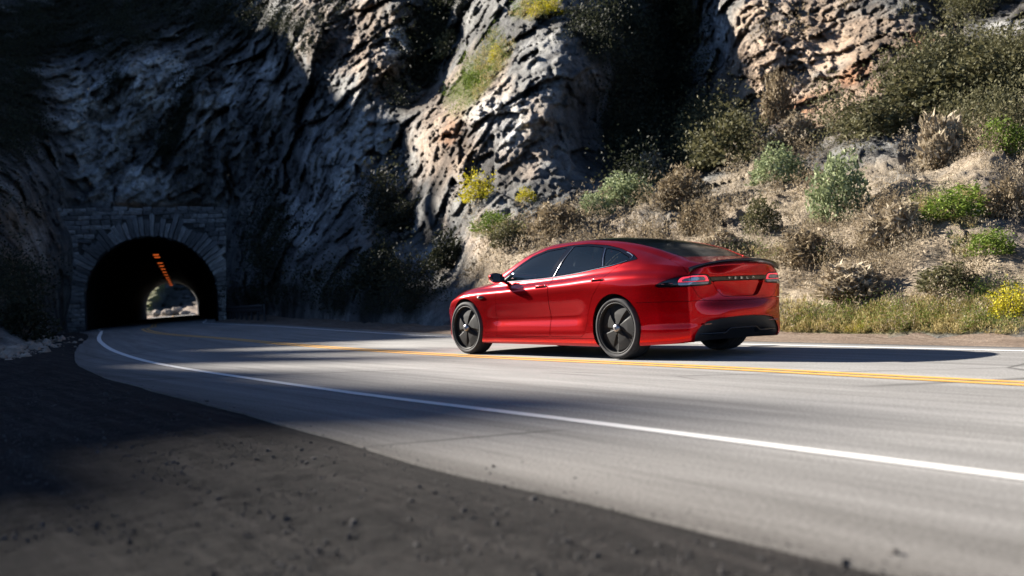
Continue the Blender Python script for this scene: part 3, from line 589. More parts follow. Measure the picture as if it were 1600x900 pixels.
SH = [(1310, 300, 100, 100, 'sage', 'largest rounded sage green shrub standing on the slope above the car tail'), (1215, 268, 95, 52, 'sage', 'grey green dome shrub up left of the largest rounded shrub'),
 (1475, 228, 90, 74, 'dry', 'pale twiggy dry shrub on the upper slope below the dark brush'), (1572, 224, 84, 52, 'green', 'fresh green shrub at the right edge above the dirt ledge'),
 (1395, 355, 105, 60, 'dry', 'wide pale dry shrub right of the largest rounded shrub'), (1495, 328, 110, 46, 'green', 'low spreading bright green shrub below the dirt ledge'),
 (1545, 385, 80, 36, 'green', 'low green clump near the right edge halfway up the slope'), (745, 292, 62, 48, 'yellow', 'bright yellow flowering shrub at the foot of the lit buttress'),
 (820, 306, 40, 24, 'yellow', 'small yellow flowering shrub right of the bigger yellow one'), (850, 10, 60, 32, 'yellow', 'yellow green shrub at the top edge on the buttress crest'),
 (975, 300, 100, 48, 'sage', 'long pale green shrub at the mouth of the dark gully'), (930, 322, 60, 34, 'sage', 'pale green shrub low beside the buttress foot'),
 (1140, 225, 130, 80, 'olive', 'large dark olive shrub under the rocky face left of the slope'), (1190, 345, 60, 50, 'olive', 'dark olive shrub down left of the largest rounded shrub'),
 (1060, 300, 90, 60, 'brown', 'brown twiggy shrub right of the dark gully mouth'), (1015, 262, 60, 36, 'dry', 'pale dry shrub at the bottom of the dark gully'),
 (1445, 150, 130, 70, 'olive', 'dark olive shrub high on the slope below the orange rock'), (1540, 130, 140, 80, 'olive', 'dark olive shrub at the upper right edge'),
 (1370, 190, 110, 60, 'olive', 'olive shrub left of the pale twiggy shrub on the upper slope'), (1560, 180, 90, 46, 'dark', 'nearly black shrub above the fresh green shrub at the right edge'),
 (1215, 160, 50, 70, 'brown', 'brown shrub in the hollow of the rocky face'), (1245, 205, 70, 40, 'dry', 'pale dry shrub under the hollow of the rocky face'),
 (870, 350, 90, 46, 'brown', 'brown shrub on the slope above the car bonnet'), (770, 355, 70, 30, 'green', 'low green shrub at the shadow edge above the car nose'),
 (795, 375, 60, 36, 'olive', 'olive shrub low behind the car windscreen'), (1095, 340, 70, 44, 'brown', 'brown dry shrub above the car roof'),
 (1260, 390, 90, 50, 'brown', 'brown brushy shrub above and right of the car tail'), (1330, 440, 110, 44, 'dry', 'wide dry brush patch low on the slope right of the car'),
 (1480, 430, 100, 42, 'olive', 'olive shrub low on the slope towards the right edge'), (1575, 470, 70, 50, 'yellow', 'yellow shrub at the road verge by the right edge'),
 (1570, 320, 60, 50, 'brown', 'brown shrub near the right edge below the dirt ledge'), (1130, 385, 80, 34, 'dry', 'pale dry brush just above the rear of the car roof'),
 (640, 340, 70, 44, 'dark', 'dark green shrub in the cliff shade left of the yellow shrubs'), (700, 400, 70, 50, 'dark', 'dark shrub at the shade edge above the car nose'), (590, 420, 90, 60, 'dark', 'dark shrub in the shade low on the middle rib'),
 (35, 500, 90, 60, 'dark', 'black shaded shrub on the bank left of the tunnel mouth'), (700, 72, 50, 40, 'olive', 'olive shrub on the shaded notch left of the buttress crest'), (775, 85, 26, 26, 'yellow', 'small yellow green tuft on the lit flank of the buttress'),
 (740, 125, 36, 26, 'green', 'green tuft halfway down the lit flank of the buttress'), (1000, 132, 48, 24, 'olive', 'lone olive shrub hanging in the dark gully')]
for s_ in SH: shrub(*s_)
# brush, herbs and grass that merge into one another: stuff
def scatter(name, n, weight, mat, size, n_leaf, rad, elong=1.6, up=.2, zlift=.1, seed=1, tall=1.0):
    rs = np.random.default_rng(seed); px_area = np.gradient(TX, axis=1) * np.abs(np.gradient(TY, axis=0)); w = weight * px_area * (TX > -60) * (TX < 1700) * (TY > -60); w = np.clip(w, 0, None).ravel(); ii = rs.choice(w.size, n, p=w / w.sum())
    base_ = flat2[ii]; nn = TN.reshape(-1, 3)[ii]; Vs = []; Fs = []
    tmpl = [leaf_cloud(n_leaf, size, seed=seed * 10 + k, lump=.5, up=up, hollow=.25, elong=elong)[0] for k in range(6)]
    s = rad * rs.uniform(.5, 1.5, n) * np.clip(TZ.ravel()[ii] / 26, .5, 1.7)
    for k in range(n):
        a = rs.uniform(0, 6.28); c, s1 = math.cos(a), math.sin(a); T_ = tmpl[k % 6] * s[k]; T_ = np.c_[T_[:, 0] * c - T_[:, 1] * s1, T_[:, 0] * s1 + T_[:, 1] * c, T_[:, 2] * tall]
        Vs.append(T_ + base_[k] + nn[k] * zlift * s[k])
    V_ = np.concatenate(Vs); return tag(np_mesh(name, V_, np.arange(len(V_)).reshape(-1, 4), M[mat], smooth_=False), kind='stuff')
bush_ok = (TY < by.max()) & (TPn[..., 2] > gz(TPn[..., 0], TPn[..., 1]) + .05) & ~((TX > 112) & (TX < 352) & (TY > 318))
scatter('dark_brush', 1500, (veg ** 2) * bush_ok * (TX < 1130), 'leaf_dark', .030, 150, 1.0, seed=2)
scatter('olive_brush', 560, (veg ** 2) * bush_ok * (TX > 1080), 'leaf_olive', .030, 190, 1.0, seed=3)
scatter('dry_brush', 460, (np.clip(soft, 0, 1) * (1 - green * .5) * (edge_n > 0) + .02 * tan) * bush_ok * (TX > 700), 'leaf_brown', .028, 130, .62, elong=2.8, up=.8, seed=4)
scatter('pale_brush', 380, (np.clip(soft, 0, 1)) * (fine_n > .05) * bush_ok * (TX > 740), 'leaf_dry', .026, 130, .50, elong=3.2, up=.9, seed=5)
scatter('green_herbs', 900, green * bush_ok, 'leaf_green', .034, 70, .36, seed=6)
strip = smooth(455, 505, TY + edge_n * 40) * (TX > 1180) * np.clip(.15 + 2.2 * fine_n + edge_n, 0, 1)
scatter('verge_grass', 3000, (strip + .25 * green) * (TX > 740) * bush_ok, 'leaf_grass', .06, 26, .19, elong=4.5, up=1.6, seed=7)
scatter('yellow_verge_flowers', 500, (strip * (.3 + green)) * bush_ok, 'leaf_yellow', .04, 34, .20, seed=8)
# ------------------------------------------------------------------ the car
PSI = 0.6641; HD = np.array([-math.sin(PSI), math.cos(PSI)]); LF = np.array([-math.cos(PSI), -math.sin(PSI)]); CAR0 = np.array([-.47274, 16.04414])
# car space: X back from the nose, Y to the car's left, Z up.  The root is at the ground under the middle of the car
MIDX = 2.41
c0 = CAR0 - HD * MIDX
car = empty('car', (c0[0], c0[1], .005), math.atan2(-HD[1], -HD[0])); tag(car, 'glossy red fastback saloon car driving away on the road towards the tunnel', 'car')
FLIP = True
def cs(P):                                                           # car space -> child space (x back, y such that left = -y)
    P = np.asarray(P, float).copy(); P[..., 0] -= MIDX; P[..., 1] *= -1; return P
m, nt, b = new_mat('metallic_red_paint')
b.inputs['Base Color'].default_value = (.62, .004, .012, 1); b.inputs['Metallic'].default_value = .86; b.inputs['Roughness'].default_value = .23; b.inputs['Specular IOR Level'].default_value = 0; b.inputs['Coat Weight'].default_value = .65; b.inputs['Coat Roughness'].default_value = .02; b.inputs['Coat IOR'].default_value = 1.4
tc = N(nt, 'ShaderNodeTexCoord'); fl = noise(nt, tc.outputs['Object'], 900, 2, .6)
nt.links.new(ramp(nt, fl, [(.35, (.41, .0001, .002)), (.65, (.55, .0003, .004))]), b.inputs['Base Color']); M['red'] = m
M['blk'] = simple('gloss_black_trim', (.004, .004, .005), .06); M['satin'] = simple('satin_black_plastic', (.006, .006, .0065), .5); M['under'] = simple('black_underbody', (.006, .006, .006), .85)
M['chrome'] = simple('bright_trim', (.55, .56, .58), .12, metal=1); M['tyre'] = simple('tyre_rubber', (.03, .03, .031), .75, spec=.2, var=.25, vscale=20); M['rim'] = simple('dark_grey_rim', (.007, .007, .0072), .6, spec=.15)
M['rimlip'] = simple('machined_grey_lip', (.012, .012, .012), .6, spec=.25); M['cap'] = simple('silver_hub_cap', (.25, .25, .26), .35, metal=1); M['disc'] = simple('brake_disc', (.16, .155, .15), .35, metal=1); M['seat'] = simple('black_leather', (.07, .07, .075), .5)
M['letters'] = simple('chrome_letters', (.8, .8, .82), .2, metal=.9)
def glass_mat(name, tint, tr, ro=.015):
    m, nt, b = new_mat(name); gl = N(nt, 'ShaderNodeBsdfGlossy'); gl.inputs['Roughness'].default_value = ro; gl.inputs['Color'].default_value = (1, 1, 1, 1)
    t = N(nt, 'ShaderNodeBsdfTransparent'); t.inputs[0].default_value = (*[x * tr for x in tint], 1); d = N(nt, 'ShaderNodeBsdfDiffuse'); d.inputs[0].default_value = (.010, .022, .026, 1)  # teal diffuse stands in for the sky and hill reflection
    m1 = N(nt, 'ShaderNodeMixShader'); m1.inputs[0].default_value = .2; nt.links.new(t.outputs[0], m1.inputs[1]); nt.links.new(d.outputs[0], m1.inputs[2])
    fr_ = N(nt, 'ShaderNodeFresnel'); fr_.inputs[0].default_value = 1.55; m2 = N(nt, 'ShaderNodeMixShader'); nt.links.new(fr_.outputs[0], m2.inputs[0]); nt.links.new(m1.outputs[0], m2.inputs[1]); nt.links.new(gl.outputs[0], m2.inputs[2])
    nt.links.new(m2.outputs[0], nt.nodes['Material Output'].inputs[0]); return m
M['glass'] = glass_mat('tinted_side_glass', (.8, .95, 1.0), .45); M['roofglass'] = glass_mat('dark_roof_glass', (.8, .8, .85), .03, .12)
m, nt, b = new_mat('red_lamp_lens'); b.inputs['Base Color'].default_value = (.5, .01, .02, 1); b.inputs['Emission Color'].default_value = (1, .055, .10, 1); b.inputs['Emission Strength'].default_value = .26; b.inputs['Coat Weight'].default_value = 1; M['lamp_red'] = m
m, nt, b = new_mat('dull_red_reflector'); b.inputs['Base Color'].default_value = (.22, .008, .012, 1); b.inputs['Roughness'].default_value = .25; b.inputs['Coat Weight'].default_value = 1; M['refl'] = m
M['lamp_clear'] = simple('smoked_clear_lens', (.16, .19, .23), .12, coat=1, metal=.4)
# --- feature lines along X
XK = [.214, .5, .93, 1.3, 1.5, 1.75, 2.1, 2.5, 3.0, 3.5, 3.9, 4.2, 4.5, 4.7, 4.845]
Ye = [.712, .865, .958, .955, .952, .955, .958, .962, .968, .980, .988, .972, .925, .860, .775]
zs = [.655, .765, .838, .868, .878, .888, .905, .922, .945, .975, .990, .995, .985, .965, .945]
ds = [.06, .07, .065, .075, .08, .085, .085, .08, .075, .07, .07, .075, .08, .07, .05]
ybl = [.60, .74, .83, .845, .845, .842, .848, .855, .865, .872, .868, .845, .795, .74, .68]
zbl = [.69, .80, .872, .905, .922, .940, .955, .970, .998, 1.038, 1.068, 1.072, 1.050, 1.022, .995]
y2 = [.45, .60, .69, .735, .79, .775, .725, .680, .660, .650, .652, .655, .650, .635, .60]
z2 = [.715, .83, .905, .942, .985, 1.085, 1.250, 1.345, 1.370, 1.335, 1.268, 1.192, 1.105, 1.062, 1.022]
y3 = [.40, .52, .60, .66, .745, .725, .665, .610, .585, .575, .575, .572, .560, .545, .52]
z3 = [.72, .835, .912, .955, 1.045, 1.155, 1.305, 1.392, 1.408, 1.372, 1.312, 1.243, 1.148, 1.078, 1.036]
zc = [.735, .86, .945, .985, 1.075, 1.185, 1.335, 1.425, 1.443, 1.408, 1.340, 1.262, 1.165, 1.092, 1.058]
zbt = [.19, .15, .145, .150, .150, .150, .148, .145, .143, .14, .14, .155, .170, .180, .19]
tR = [0, .04, .12, .20, .28, .42, .58, .72, .82, .90, .96, 1.0]; dR = [.05, .024, .013, .011, .015, .015, .011, .005, .0, .005, .026, 1.0]
tT = [0, .08, .16, .27, .36, .44, .50, .56, .64, .76, .86, .94, 1.0]; dT = [.15, .09, .045, .012, .0, .004, .02, .052, .062, .066, .06, .035, .0]
nX = 210; xs_ = np.r_[np.linspace(.214, .6, 26)[:-1], np.linspace(.6, 4.5, 160)[:-1], np.linspace(4.5, 4.845, 26)]; nX = len(xs_)
tb = np.r_[np.linspace(0, .3, 16)[:-1], np.linspace(.3, .8, 20)[:-1], np.linspace(.8, 1, 11)]
PX = lambda A_: pchip(XK, A_, xs_)
Yx, Zs_, Ds_ = PX(Ye), PX(zs), PX(ds); Zb_ = PX(zbt)
tx_ = np.gradient(xs_); ty_ = np.gradient(Yx); nn_ = np.hypot(tx_, ty_); nX_, nY_ = -ty_ / nn_, tx_ / nn_     # plan outward normal
prof_d = pchip(tR, dR, tb); prof_d = np.where(tb > .96, np.nan, prof_d)
band = np.zeros((nX, len(tb), 3))
for j, t in enumerate(tb):
    d_ = pchip(tR[:-1], dR[:-1], min(t, .96)) if t <= .96 else 0
    base_in = pchip(tR[:-1], dR[:-1], .96)
    if t > .88:
        k = (t - .88) / .12; din = pchip(tR[:-1], dR[:-1], .88) + (Ds_ - pchip(tR[:-1], dR[:-1], .88)) * k**2.0
    else: din = np.full(nX, d_)
    arch = np.exp(-((xs_ - .93) / .42)**4) * np.exp(-((t - .55) / .3)**2) * .012 + np.exp(-((xs_ - 3.89) / .45)**4) * np.exp(-((t - .55) / .3)**2) * .016
    waist = (smooth(1.35, 1.7, xs_) * smooth(3.45, 3.2, xs_)) * (.028 * math.exp(-((t - .44) / .13)**2))          # hollow door skin above the lower crease
    o_ = din - arch + waist
    band[:, j] = np.c_[xs_ - nX_ * 0 + (-nX_ * o_) , Yx - nY_ * o_, Zb_ + (Zs_ - Zb_) * t]
ctr = [(Yx - nY_ * Ds_, Zs_), (PX(ybl), PX(zbl)), (PX(y2), PX(z2)), (PX(y3), PX(z3)), (PX(y3) * .5, None), (0 * xs_, PX(zc))]
zc_ = PX(zc); z3_ = PX(z3); ctr[4] = (PX(y3) * .5, z3_ + (zc_ - z3_) * .76)
wk = [0]; tops = []
def seg(a, b_, n, bul=0.0):
    for i in range(1, n + 1):
        k = i / n; y = a[0] + (b_[0] - a[0]) * k; z = a[1] + (b_[1] - a[1]) * k + bul * 4 * k * (1 - k); tops.append((y, z))
glz = smooth(1.5, 1.9, xs_) * smooth(4.6, 4.0, xs_)
seg(ctr[0], ctr[1], 4, .004); r_belt = len(tops)
for i in range(1, 15):
    k = i / 14; bow = 4 * k * (1 - k) * .020 * glz; tops.append((ctr[1][0] + (ctr[2][0] - ctr[1][0]) * k + bow, ctr[1][1] + (ctr[2][1] - ctr[1][1]) * k + bow * .5))
r_cant = len(tops)
seg(ctr[2], ctr[3], 5, .006); r_roof = len(tops)
for i in range(1, 19):                                               # smooth crown from the roof edge to the centre
    k = i / 18; y = ctr[3][0] * (1 - k); q = y / np.maximum(ctr[3][0], 1e-6); tops.append((y, zc_ - (zc_ - z3_) * np.abs(q)**2.1))
xedge = band[:, -1, 0]; XTAIL = lambda y: 4.975 - .130 * (np.abs(y) / .775)**2.5; XNOSE = lambda y: .015 + .199 * (np.abs(y) / .712)**2.2
tailw = smooth(4.35, 4.845, xs_)**1.6; nosew = smooth(.75, .214, xs_)**1.4
Tp = np.zeros((nX, len(tops), 3)); yN = Tp[-1, :, 1]
yE = band[-1, -1, 1]; yF = band[0, -1, 1]
for j, (y, z) in enumerate(tops):
    bt = XTAIL(y[-1]) - XTAIL(yE); bn = XNOSE(y[0]) - XNOSE(yF)
    Tp[:, j] = np.c_[xedge + (xs_ * 0) + bt * tailw + bn * nosew, y, z]
Agrid = np.concatenate([band, Tp], 1)                                # (nX, rows, 3)
nb = len(tb)
def end_patch(edge_col, corner_col, xfun, T_, D_, sgn):
    """wrap round an end: columns = points of the top edge, rows = down the fascia"""
    ne = len(edge_col); out = np.zeros((ne, nb, 3)); xr = xfun(corner_col[-1, 1])
    for j in range(nb):
        cin = (xr - corner_col[j, 0]) * sgn                        # inset of the corner column at this level
        ycr = corner_col[j, 1] / corner_col[-1, 1]
        for i in range(ne):
            y = edge_col[i, 1]; bl = float(smooth(0, .55, 1 - abs(y) / edge_col[0, 1]))
            din = cin * (1 - bl) + float(pchip(T_, D_, tb[j])) * bl
            out[i, j] = (xfun(y) - sgn * din, y * (ycr * (1 - bl) + bl), corner_col[j, 2] + (edge_col[i, 2] - edge_col[0, 2]) * tb[j]**3)
    return out
tail_edge = np.concatenate([band[-1:, -1], Tp[-1]], 0); nose_edge = np.concatenate([band[0:1, -1], Tp[0]], 0)
tail_edge[:, 0] = 0; nose_edge[:, 0] = 0
Tgrid = end_patch(tail_edge, band[-1], XTAIL, tT, dT, 1); Ngrid = end_patch(nose_edge, band[0], XNOSE, [0, .2, .45, .8, 1], [.12, .02, .0, .03, 0], -1)
Tgrid[:, -1] = np.concatenate([band[-1:, -1], Tp[-1]], 0); Ngrid[:, -1] = np.concatenate([band[0:1, -1], Tp[0]], 0); Tgrid[0] = band[-1]; Ngrid[0] = band[0]
# one welded master skin, left half, with normals; zone id 0 side band, 1 top, 2 tail, 3 nose; coordinate s runs on round the corner
def gtri(nr, nc, off): q = grid_faces(nr, nc) + off; return np.concatenate([q[:, [0, 1, 2]], q[:, [0, 2, 3]]])
NA, NR = Agrid.shape[0], Agrid.shape[1]; VA = Agrid.reshape(-1, 3)
SA = VA[:, 0].copy(); offT = len(VA); VT = Tgrid.reshape(-1, 3); ST = 4.845 + (band[-1, -1, 1] - np.repeat(tail_edge[:, 1], nb)); offN = offT + len(VT); VN = Ngrid.reshape(-1, 3); SN = .214 - (band[0, -1, 1] - np.repeat(nose_edge[:, 1], nb))
MV = np.concatenate([VA, VT, VN]); MS = np.r_[SA, ST, SN]
side_rows = np.tile(np.arange(NR), NA)
rowid = np.r_[side_rows, np.tile(np.arange(nb), len(tail_edge)), np.tile(np.arange(nb), len(nose_edge))]
FAq = grid_faces(NA, NR); rowq = FAq[:, 0] % NR
tri = lambda q: np.concatenate([q[:, [0, 1, 2]], q[:, [0, 2, 3]]])
F_side = tri(FAq[rowq < nb - 1]); F_sh = tri(FAq[(rowq >= nb - 1) & (rowq < nb - 1 + r_belt)]); F_green = tri(FAq[(rowq >= nb - 1 + r_belt) & (rowq < nb - 1 + r_cant)])
F_cant = tri(FAq[(rowq >= nb - 1 + r_cant) & (rowq < nb - 1 + r_roof)]); F_roof = tri(FAq[rowq >= nb - 1 + r_roof])
F_tail = gtri(len(tail_edge), nb, offT)[:, ::-1]; F_nose = gtri(len(nose_edge), nb, offN)
Fall = np.concatenate([F_side, F_sh, F_green, F_cant, F_roof, F_tail, F_nose])
key = np.round(MV * 2000).astype(np.int64); _, inv_ = np.unique(key, axis=0, return_inverse=True); inv_ = inv_.ravel()
fn = np.cross(MV[Fall[:, 1]] - MV[Fall[:, 0]], MV[Fall[:, 2]] - MV[Fall[:, 0]]); cen = MV[Fall].mean(1) - np.array([2.5, 0, .6]); fn *= np.sign((fn * cen * np.array([.25, 1.2, 1])).sum(1))[:, None]
ncell = inv_.max() + 1; na = np.zeros((ncell, 3)); [np.add.at(na, inv_[Fall[:, k]], fn) for k in range(3)]
MN = na[inv_]; MN /= np.linalg.norm(MN, axis=1)[:, None] + 1e-12
yc0 = np.abs(MV[:, 1]) < 1e-6; MN[yc0, 1] = 0; MN /= np.linalg.norm(MN, axis=1)[:, None] + 1e-12
DATA = np.c_[MV, MN, MS]                                              # 7 columns travel through every cut
def cut(D_, F_, f):
    """keep f > 0, trimming triangles exactly on f = 0"""
    s_ = f > 0; k = s_[F_].sum(1); keep = F_[k == 3]; V_ = [D_]; nV = len(D_); newF = [keep]; fv = f
    for cnt in (1, 2):
        T_ = F_[k == cnt]
        if not len(T_): continue
        S_ = s_[T_]; odd = np.argmax(S_ if cnt == 1 else ~S_, axis=1); r = np.arange(len(T_)); a = T_[r, odd]; b2 = T_[r, (odd + 1) % 3]; c2 = T_[r, (odd + 2) % 3]
        ta = (fv[a] / (fv[a] - fv[b2]))[:, None]; tb2 = (fv[a] / (fv[a] - fv[c2]))[:, None]
        p = D_[a] + (D_[b2] - D_[a]) * ta; q = D_[a] + (D_[c2] - D_[a]) * tb2; i0 = nV + r; i1 = nV + len(T_) + r; V_ += [p, q]; nV += 2 * len(T_)
        if cnt == 1: newF.append(np.c_[a, i0, i1])
        else: newF += [np.c_[i0, b2, c2], np.c_[i0, c2, i1]]
    D2 = np.concatenate(V_); F2 = np.concatenate(newF)
    if not len(F2): return D2[:0], F2
    u_, iv = np.unique(F2.ravel(), return_inverse=True); return D2[u_], iv.reshape(-1, 3)
def poly_sdf(P_, poly):                                               # >0 inside
    poly = np.asarray(poly, float); n = len(poly); d = np.full(len(P_), 1e9); ins = np.zeros(len(P_), bool)
    for i in range(n):
        a, b_ = poly[i], poly[(i + 1) % n]; e = b_ - a; w = P_ - a; t = np.clip((w @ e) / (e @ e + 1e-12), 0, 1); d = np.minimum(d, np.linalg.norm(w - t[:, None] * e, axis=1))
        c = ((a[1] > P_[:, 1]) != (b_[1] > P_[:, 1])) & (P_[:, 0] < (b_[0] - a[0]) * (P_[:, 1] - a[1]) / (b_[1] - a[1] + 1e-12) + a[0]); ins ^= c
    return np.where(ins, d, -d)
def rnd(poly, r=.0, n=6):                                             # round the corners of a polygon
    poly = [np.array(p, float) for p in poly]; out = []
    for i, p in enumerate(poly):
        a, b_ = poly[i-1], poly[(i+1) % len(poly)]; r_ = min(r, np.linalg.norm(a - p) * .45, np.linalg.norm(b_ - p) * .45)
        s0 = p + (a - p) / np.linalg.norm(a - p) * r_; s1 = p + (b_ - p) / np.linalg.norm(b_ - p) * r_
        for k in range(n + 1): t = k / n; out.append((1-t)**2*s0 + 2*t*(1-t)*p + t*t*s1)
    return np.array(out)
def weld(D_, F_):
    k = np.round(D_[:, :3] * 5000).astype(np.int64); _, i0, iv = np.unique(k, axis=0, return_index=True, return_inverse=True); iv = iv.ravel(); F2 = iv[F_]; ok = (F2[:, 0] != F2[:, 1]) & (F2[:, 1] != F2[:, 2]) & (F2[:, 0] != F2[:, 2]); return D_[i0], F2[ok]
def panel(name, pieces, mat, both=True, lift=0.0, thick=.012, mirror_merge=False, parent=None, side=None):
    D_ = []; F_ = []; o = 0
    for d, f in pieces:
        if len(f): D_.append(d); F_.append(f + o); o += len(d)
    if not D_: return []
    D_ = np.concatenate(D_); F_ = np.concatenate(F_); D_, F_ = weld(D_, F_)
    if mirror_merge:
        D2 = D_.copy(); D2[:, 1] *= -1; D2[:, 4] *= -1; D_, F_ = weld(np.concatenate([D_, D2]), np.concatenate([F_, F_[:, ::-1] + len(D_)])); sides = [1]
    else: sides = [1, -1] if both else [1]
    if side: sides = [side]
    res = []
    for s in sides:
        P_ = D_[:, :3] + D_[:, 3:6] * lift; nr_ = D_[:, 3:6].copy(); P_ = P_.copy(); P_[:, 1] *= s; nr_[:, 1] *= s
        P_ = cs(P_); nr_[:, 1] *= -1; e = np.cross(P_[F_[:, 1]] - P_[F_[:, 0]], P_[F_[:, 2]] - P_[F_[:, 0]]); fl_ = (e * nr_[F_].sum(1)).sum(1) < 0; F3 = F_.copy(); F3[fl_] = F3[fl_][:, ::-1]
        # rim: a lip folded inward along the panel's open edges so panels have thickness
        ed = np.concatenate([F3[:, [0, 1]], F3[:, [1, 2]], F3[:, [2, 0]]]); ks = np.sort(ed, 1); _, ii, cc = np.unique(ks, axis=0, return_index=True, return_counts=True); be = ed[ii[cc == 1]]
        nP = len(P_)
        if thick and len(be):
            ub, ib = np.unique(be.ravel(), return_inverse=True); ib = ib.reshape(-1, 2); top = P_[ub]; low = top - nr_[ub] * thick; V4 = np.concatenate([P_, top, low]); a = nP + ib[:, 0]; b_ = nP + ib[:, 1]; a2 = a + len(ub); b2 = b_ + len(ub)
            F4 = np.concatenate([F3, np.c_[b_, a, a2], np.c_[b_, a2, b2]]); NN = np.concatenate([nr_, np.zeros((2 * len(ub), 3))])
        else: V4, F4, NN = P_, F3, nr_
        ob = np_mesh(name, V4, F4, mat, parent or car)
        try:
            fnr = np.zeros((len(V4), 3)); fnr[:nP] = nr_[:nP]; me = ob.data
            if len(me.vertices) == len(V4): me.normals_split_custom_set_from_vertices([tuple(v) for v in fnr])
        except Exception as ex: print('normals', ex)
        res.append(ob)
    return res
XZ = lambda D_: D_[:, [0, 2]]; SZ = lambda D_: D_[:, [6, 2]]; XY_ = lambda D_: D_[:, [0, 1]]
circ = lambda D_, cx, cz, r: np.hypot(D_[:, 0] - cx, D_[:, 2] - cz) - r
G = .0028                                                             # half a panel gap
def split(pc, fun):                                                   # -> inside, outside pieces with a gap between
    i, o = [], []
    for d, f in pc:
        if not len(f): continue
        v = fun(d); i.append(cut(d, f, v - G)); o.append(cut(d, f, -v - G))
    return i, o
body_side = [(DATA, F_side)]; shoulder = [(DATA, F_sh)]; green = [(DATA, F_green)]; cant = [(DATA, F_cant)]; roof = [(DATA, F_roof)]; tail = [(DATA, F_tail)]; nose = [(DATA, F_nose)]
clean = lambda pc: [(d, f) for d, f in pc if len(f)]
# wheel openings
AR = .388; AXF, AXR, AZ = .93, 3.89, .362
body_side = clean([cut(d, f, np.minimum(circ(d, AXF, AZ, AR), circ(d, AXR, AZ, AR))) for d, f in body_side])
lower = body_side + shoulder
# greenhouse openings, drawn in side view
WF = rnd([(1.69, .962), (1.80, 1.045), (1.95, 1.135), (2.15, 1.232), (2.42, 1.303), (2.80, 1.333), (2.585, .985)], .02)
WR = rnd([(2.73, .993), (2.915, 1.338), (3.15, 1.336), (3.44, 1.300), (3.575, 1.066), (3.2, 1.024)], .02)
WQ = rnd([(3.625, 1.075), (3.50, 1.293), (3.72, 1.250), (3.955, 1.165), (3.985, 1.140), (3.86, 1.104)], .03)
SURR = rnd([(1.50, .945), (1.62, .99), (1.78, 1.072), (1.95, 1.170), (2.15, 1.262), (2.42, 1.330), (2.85, 1.358), (3.15, 1.358), (3.50, 1.322), (3.76, 1.268), (4.00, 1.192), (4.12, 1.130), (3.87, 1.085), (3.58, 1.048), (3.2, 1.006), (2.6, .966), (2.0, .944)], .03)
gd = green + cant
surr, rest_g = split(gd + shoulder, lambda D_: np.where(D_[:, 1] > .5, poly_sdf(XZ(D_), SURR), -1))
glassF, s1 = split(surr, lambda D_: poly_sdf(XZ(D_), WF)); glassR, s1 = split(s1, lambda D_: poly_sdf(XZ(D_), WR)); glassQ, s1 = split(s1, lambda D_: poly_sdf(XZ(D_), WQ))
panel('window_surround', s1, M['blk'], thick=.01)
wlab = [('front_door_window', glassF), ('rear_door_window', glassR), ('quarter_window', glassQ)]
for n, p in wlab: panel(n, p, M['glass'], lift=-.004, thick=.004)
# lower skin: everything of side+shoulder+rail not in the surround
shoulder_r, _ = split(shoulder, lambda D_: -poly_sdf(XZ(D_), SURR)); green_r, _ = split(green, lambda D_: -poly_sdf(XZ(D_), SURR)); cant_r, _ = split(cant, lambda D_: -poly_sdf(XZ(D_), SURR))
skin = clean(body_side + shoulder_r + green_r + cant_r + tail + nose + roof)
# roof: one sheet of dark glass, windscreen and rear window
RG = lambda D_: np.minimum(np.minimum(D_[:, 0] - 1.44 - .10 * (D_[:, 1] / .7)**2, 4.60 - .06 * (D_[:, 1] / .55)**2 - D_[:, 0]), np.interp(D_[:, 0], XK, y3) - .012 - np.abs(D_[:, 1]) - smooth(4.25, 4.62, D_[:, 0]) * .03)
rglass, skin = split(skin, lambda D_: np.where(D_[:, 2] > .9, RG(D_), -1))
band_g, rearwin = split(rglass, lambda D_: 3.33 - D_[:, 0]); windscreen, roofg = split(band_g, lambda D_: 2.30 - .12 * (D_[:, 1] / .6)**2 - D_[:, 0])
panel('windscreen', windscreen, M['roofglass'], mirror_merge=True, lift=-.003); panel('glass_roof', roofg, M['roofglass'], mirror_merge=True, lift=-.002); panel('rear_window', rearwin, M['roofglass'], mirror_merge=True, lift=-.003)
# doors
FDp = rnd([(1.60, .25), (1.60, .60), (1.635, .80), (1.60, 1.00), (1.2, 1.3), (2.70, 1.5), (2.70, .6), (2.695, .25)], .02)
RDp = rnd([(2.705, .25), (2.705, 1.5), (4.6, 1.5), (3.86, 1.055), (3.74, .98), (3.66, .86), (3.52, .72), (3.44, .55), (3.38, .36), (3.31, .25)], .05)
def doorf(poly): return lambda D_: np.where((D_[:, 1] > .6) & (D_[:, 2] < 1.10), poly_sdf(XZ(D_), poly), -1)
# limit doors to below the rail
railz = lambda D_: np.interp(D_[:, 0], [1.45, 2.0, 2.6, 3.2, 3.6, 3.95], [.955, .952, .975, 1.013, 1.058, 1.105]) - D_[:, 2]
fd, skin = split(skin, lambda D_: np.minimum(doorf(FDp)(D_), railz(D_))); rd, skin = split(skin, lambda D_: np.minimum(doorf(RDp)(D_), railz(D_)))
FD = panel('front_door', fd, M['red']); RD = panel('rear_door', rd, M['red'])
# roof rails above the windows
rails, skin = split(skin, lambda D_: np.minimum(np.minimum(D_[:, 0] - 1.50, 3.28 - D_[:, 0]), D_[:, 2] - (.965 + .0 * D_[:, 0])))
panel('roof_rail', rails, M['red'])
